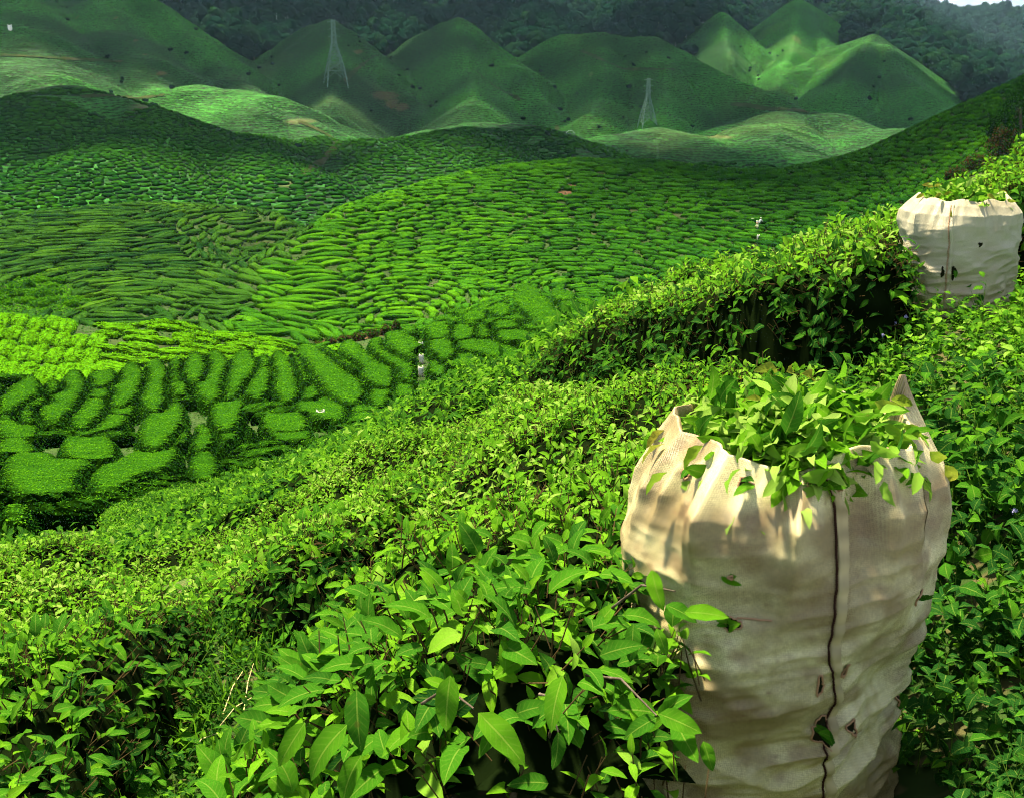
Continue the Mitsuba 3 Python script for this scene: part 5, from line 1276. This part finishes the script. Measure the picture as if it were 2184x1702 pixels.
# ------------------------------------------------------------------ small far things
scene['white_paint'] = dict(type='twosided', b=dict(type='diffuse', reflectance=dict(type='rgb', value=[0.80, 0.80, 0.76])))
scene['dark_steel'] = dict(type='twosided', b=dict(type='diffuse', reflectance=dict(type='rgb', value=[0.10, 0.12, 0.15])))
p = hit_far(1216, 294) + [0, 0, 1.6]
r = math.hypot(p[0], p[1]); k = r / FV
labels['shelter'] = dict(label='small white shelter with an arched roof in the valley by an orange cutting', category='shelter')
a = np.linspace(0.12, math.pi - 0.05, 17)
arc = np.stack([9 * k * -np.cos(a) * 1.0, 5.5 * k * np.sin(a)], 1)
V = np.vstack([np.stack([p[0] + arc[:, 0] * s, p[1] + o + 0 * arc[:, 0], p[2] + 1.0 * k + arc[:, 1] * s], 1) for s, o in ((1, -4 * k), (1, 4 * k), (0.94, -4 * k), (0.94, 4 * k))])
i = np.arange(16); n = 17
q = np.vstack([np.stack([i, i + 1, i + n + 1, i + n], 1), np.stack([i + 2 * n, i + 3 * n, i + 3 * n + 1, i + 2 * n + 1], 1), np.stack([i, i + 2 * n, i + 2 * n + 1, i + 1], 1), np.stack([i + n, i + n + 1, i + 3 * n + 1, i + 3 * n], 1)])
scene['shelter__roof'] = mikit.ply((V, q), 'white_paint', smooth=30)
for j, (x, y) in enumerate(((-8, -3.6), (8, -3.6), (-8, 3.6), (8, 3.6), (0, -3.6))):
    add_tube('shelter__post' + (f'_{j:03d}' if j else ''), [[p[0] + x * k, p[1] + y * k, p[2] - 4], [p[0] + x * k, p[1] + y * k, p[2] + (2.5 if abs(x) > 1 else 6) * k]], .35 * k, 'dark_steel', 5)
b_ = trimesh.creation.box((17 * k, 6 * k, 0.8 * k)); b_.apply_translation([p[0] + 2 * k, p[1], p[2] + 0.2 * k])
scene['shelter__floor_slab'] = mikit.ply(b_, 'dark_steel')
# a white sack high on the western hill
p = hit_far(22, 66, 300)
r = math.hypot(p[0], p[1]); w = 7.5 * r / FV
s = Sack(p[:2], p[2] - 0.1 * w, 1.35 * w, [(0, .42 * w), (.1, .47 * w), (.5, .5 * w), (.85, .52 * w), (1, .5 * w)], 0.8, lambda th: 1 + 0.12 * bump_at(th, 2.8, .5) + 0.10 * bump_at(th, 0.2, .5), 5, w * 0.5)
v, f, uv = s.body(28, 18)
scene['bulk_bag'] = mikit.ply((v, f), 'white_paint', smooth=True)
labels['bulk_bag'] = dict(label='bright white open bag standing alone high on the western hill', category='bag')
# pickers and their sacks on the long hill
def limb(pairs):
    import manifold3d as m3
    out = []
    for (a, ra), (b, rb) in pairs:
        pts = []
        for c, rr in ((a, ra), (b, rb)):
            s_ = trimesh.creation.icosphere(1, rr).vertices + np.asarray(c)
            pts.append(s_)
        out.append(m3.Manifold.hull_points(np.vstack(pts)))
    m = m3.Manifold.batch_boolean(out, m3.OpType.Add)
    mm = m.to_mesh()
    return np.array(mm.vert_properties[:, :3], float), np.array(mm.tri_verts, int)
for nm, col in (('skin', (.32, .19, .12)), ('shirt_pale', (.62, .66, .42)), ('shirt_white', (.70, .72, .66)), ('trousers_dark', (.03, .035, .05)), ('cap_orange', (.62, .30, .14))):
    scene[nm] = dict(type='twosided', b=dict(type='diffuse', reflectance=dict(type='rgb', value=list(col))))
def person(vx, vy, facing, shirt, label, hat):
    g = hit([vx], [vy], Z_GND, r0=100)[0]
    k = name_for('person')
    labels[k] = dict(label=label, category='person', group='tea pickers on the long hill')
    c, s_ = math.cos(facing), math.sin(facing)
    W = lambda v: np.stack([g[0] + v[:, 0] * c - v[:, 1] * s_, g[1] + v[:, 0] * s_ + v[:, 1] * c, g[2] + v[:, 2]], 1)
    body = [(((-.09, 0, .04), .05), ((-.10, 0, .45), .065)), (((-.10, 0, .45), .065), ((-.09, 0, .86), .09)), (((.09, .08, .04), .05), ((.10, .05, .45), .065)), (((.10, .05, .45), .065), ((.09, 0, .86), .09)),
            (((0, 0, .90), .14), ((0, .10, 1.28), .16)), (((0, .12, 1.38), .06), ((0, .18, 1.50), .06)), (((0, .19, 1.55), .10), ((0, .20, 1.62), .095))]
    arms = [(((sx * .18, .11, 1.33), .055), ((sx * .24, .30, 1.12), .045)) for sx in (-1, 1)] + [(((sx * .24, .30, 1.12), .045), ((sx * .16, .52, 1.05), .035)) for sx in (-1, 1)]
    v, f = limb(body + arms)
    scene[k + '__body'] = mikit.ply((W(v), f), 'skin', smooth=True)
    grow = lambda L, e: [((a, ra + e), (b, rb + e)) for (a, ra), (b, rb) in L]
    v, f = limb(grow(body[4:5] + arms[:2], .02)); scene[k + '__shirt'] = mikit.ply((W(v), f), shirt, smooth=True)
    v, f = limb(grow(body[:4], .02)); scene[k + '__trousers'] = mikit.ply((W(v), f), 'trousers_dark', smooth=True)
    v, f = limb([(((0, .18, 1.66), .115), ((0, .17, 1.70), .08)), (((0, .26, 1.64), .05), ((0, .20, 1.65), .10))]); scene[k + '__hat'] = mikit.ply((W(v), f), hat, smooth=True)
person(1615, 497, 2.2, 'shirt_pale', 'tea picker in a pale yellow shirt and orange cap, bending on the long hill', 'cap_orange')
person(1620, 486, -1.0, 'shirt_white', 'tea picker in a white shirt standing just behind the one in the orange cap', 'shirt_white')
def hill_sack(vx, vy, w, h, label, seed):
    small_sack(vx, vy, w, h, label, seed=seed)
hill_sack(1605, 476, 0.5, 0.85, 'upper small white sack near the two tea pickers', 31)
hill_sack(1617, 479, 0.8, 0.7, 'wide white sack between the two tea pickers and the upper one', 32)
hill_sack(1617, 512, 0.5, 0.9, 'bluish white sack just below the two tea pickers', 33)
# shrubs: dark ones at the eastern edge, a weedy patch on the western hill, dry fern in the gully
def shrub(vx, vy, r, w_px, h_px, label, cat, tone, group, n=900, brown=False):
    p = pt(vx, vy, r); p[2] = float(ground_all(p[0], p[1]))
    w, h_ = w_px * r / FV / 2, h_px * r / FV
    key = name_for('shrub')
    labels[key] = dict(label=label, category=cat, group=group)
    q = rng.normal(0, 1, (n, 3)); q = unit(q) * rng.uniform(0.55, 1.0, (n, 1))
    q = q * (0.75 + 0.5 * meshkit.noise(q * 2.2 + vx)[:, None])
    P = np.stack([p[0] + q[:, 0] * w, p[1] + q[:, 1] * w * 0.8, p[2] + h_ * 0.42 + q[:, 2] * h_ * 0.58], 1)
    lv, lf = leaf_quads(P, unit(q), max(0.07, 0.0022 * r), 0.8, 0.4, 0.6)
    col = leaf_colors(n, tone) * (0.45 if tone < 0.1 else 1.0)
    if brown:
        k = np.repeat(rng.random(n) < 0.55, 4)
        col[k] = np.array([0.07, 0.042, 0.018]) * rng.uniform(0.5, 1.4, (k.sum(), 1))
    scene[key + '__foliage'] = mikit.ply((lv, lf), 'leaf_small', color=col)
    for j in range(3):
        a = rng.uniform(0, 6.28)
        add_tube(key + '__stem' + (f'_{j:03d}' if j else ''), [[p[0], p[1], p[2] - .1], [p[0] + .3 * w * math.cos(a), p[1] + .3 * w * math.sin(a), p[2] + h_ * .6]], [0.02 * h_, 0.01 * h_], 'bark', 5)
for i, (x, y, w, h_) in enumerate(((2180, 318, 95, 120), (2135, 338, 60, 60), (2160, 285, 60, 95), (2085, 366, 60, 34), (2190, 250, 70, 80), (2125, 305, 50, 56), (2040, 385, 50, 24))):
    p = hit([x], [y], Z_GND, r0=60)[0]
    shrub(x, y, math.hypot(p[0], p[1]), w, h_, f'dark unkempt shrub on the brown bank at the eastern edge, {ordinal(i)} in the clump', 'shrub', 0.05 if i not in (3, 6) else 0.2, 'dark shrubs on the bank', 1300, brown=i in (1, 3, 6))
for i in range(26):
    x = rng.uniform(-10, 185); y = 656 - 62 * math.sin((x + 20) / 210 * 3.1) * rng.uniform(0.0, 1)
    p = hit([x], [y], Z_GND, r0=120)[0]
    shrub(x, y, math.hypot(p[0], p[1]), rng.uniform(22, 40), rng.uniform(10, 17), 'olive and yellow shrub in the uncultivated patch on the dull hill', 'shrub', rng.uniform(0.3, 0.85), 'wild shrubs on the dull hill', 420)
for i, (x, y, w, h_) in enumerate(((705, 735, 30, 14), (735, 731, 30, 16), (765, 727, 34, 18), (795, 722, 34, 22), (823, 716, 26, 24), (845, 712, 20, 30), (680, 740, 26, 12))):
    p = hit([x], [y], Z_GND, r0=100)[0]
    shrub(x, y, math.hypot(p[0], p[1]) if 100 < math.hypot(p[0], p[1]) < 135 else 116, w, h_, f'rusty dry shrub in the gully behind the hollow, {ordinal(i)} along the bank', 'shrub', 0.25, 'dry shrubs in the gully', 500, brown=True)

# rough growth on the uncultivated ground between the bushes
q = np.concatenate([np.stack([rng.uniform(-280, 2300, 70000), rng.uniform(330, 1060, 70000)], 1), np.stack([rng.uniform(-20, 200, 9000), rng.uniform(575, 690, 9000)], 1)])
h = hit(q[:, 0], q[:, 1], Z_GND, r0=30)
r = np.hypot(h[:, 0], h[:, 1])
k = (r > 36) & (r < 320)
h, r, q = h[k], r[k], q[k]
P = h + np.stack([rng.normal(0, .5, len(h)), rng.normal(0, .5, len(h)), rng.uniform(0.02, 0.25, len(h))], 1)
lv, lf = leaf_quads(P, np.tile([[0, -0.2, 1.0]], (len(P), 1)), 0.0026 * r, 0.9, 0.4, 0.6)
weedy = (q[:, 0] < 200) & (q[:, 1] > 570) & (q[:, 1] < 690)
col = leaf_colors(len(P), np.where(weedy, 0.55, 0.22)) * np.repeat(np.where(weedy, 1.0, 0.8), 4)[:, None]
put('undergrowth', (lv, lf), 'leaf_small', col, label='rough grass and weeds growing between the bushes on the hillsides', category='undergrowth', kind='stuff')

# ------------------------------------------------------------------ clouds above the valley (they shade the hills in patches) and the air between
scene['cloud_white'] = dict(type='principledthin', base_color=dict(type='rgb', value=[0.92, 0.93, 0.95]), roughness=0.9, diff_trans=1.65, eta=1.05)
CLOUD_Z = 660.0
def cloud(gx, gy, rx, ry, label, seed):
    """A cumulus whose shade falls around (gx, gy)."""
    c = np.array([gx, gy, -15.0]) + SUN * (CLOUD_Z + 15) / SUN[2]
    g = np.random.default_rng(seed)
    parts, n = [], 9
    for i in range(n):
        s = trimesh.creation.icosphere(3, 1.0)
        v = s.vertices.copy()
        v = v * (1 + 0.45 * (meshkit.fbm(v * 1.6 + i * 9 + seed, 3) - 0.5))[:, None]
        a, rr = i * 2.4, 0.62 * math.sqrt(i / n)
        k = g.uniform(0.42, 0.62)
        v = v * [rx * k, ry * k, 0.30 * min(rx, ry) * k * 1.6] + [rx * rr * math.cos(a), ry * rr * math.sin(a), 0]
        v[:, 2] = np.maximum(v[:, 2], -0.10 * min(rx, ry))
        parts.append((v + c, s.faces, np.ones(3)))
    v, f, _ = join(parts)
    scene[name_for('cloud')] = mikit.ply((v, f), 'cloud_white', smooth=True)
    k = [q for q in scene if q.startswith('cloud') and q != 'cloud_white'][-1]
    labels[k] = dict(label=label, category='cloud', kind='structure')
for i, (gx, gy, rx, ry) in enumerate([(85, 245, 85, 62), (-150, 420, 120, 75), (70, 470, 150, 60), (-230, 780, 330, 190), (190, 800, 320, 190), (-60, 1250, 500, 160)]):
    cloud(gx, gy, rx, ry, 'white cumulus cloud drifting over the hills', 40 + i)
scene['air'] = dict(type='homogeneous', albedo=dict(type='rgb', value=[0.42, 0.70, 1.0]), sigma_t=0.000034)
scene['haze'] = dict(type='cube', to_world=T().translate([0, 2675, 225]).scale([4600, 2725, 310]), bsdf=dict(type='null'), interior=dict(type='ref', id='air'))
labels['haze'] = dict(label='thin bluish haze filling the valley', category='haze', kind='stuff')
scene['camera']['medium'] = dict(type='ref', id='air')
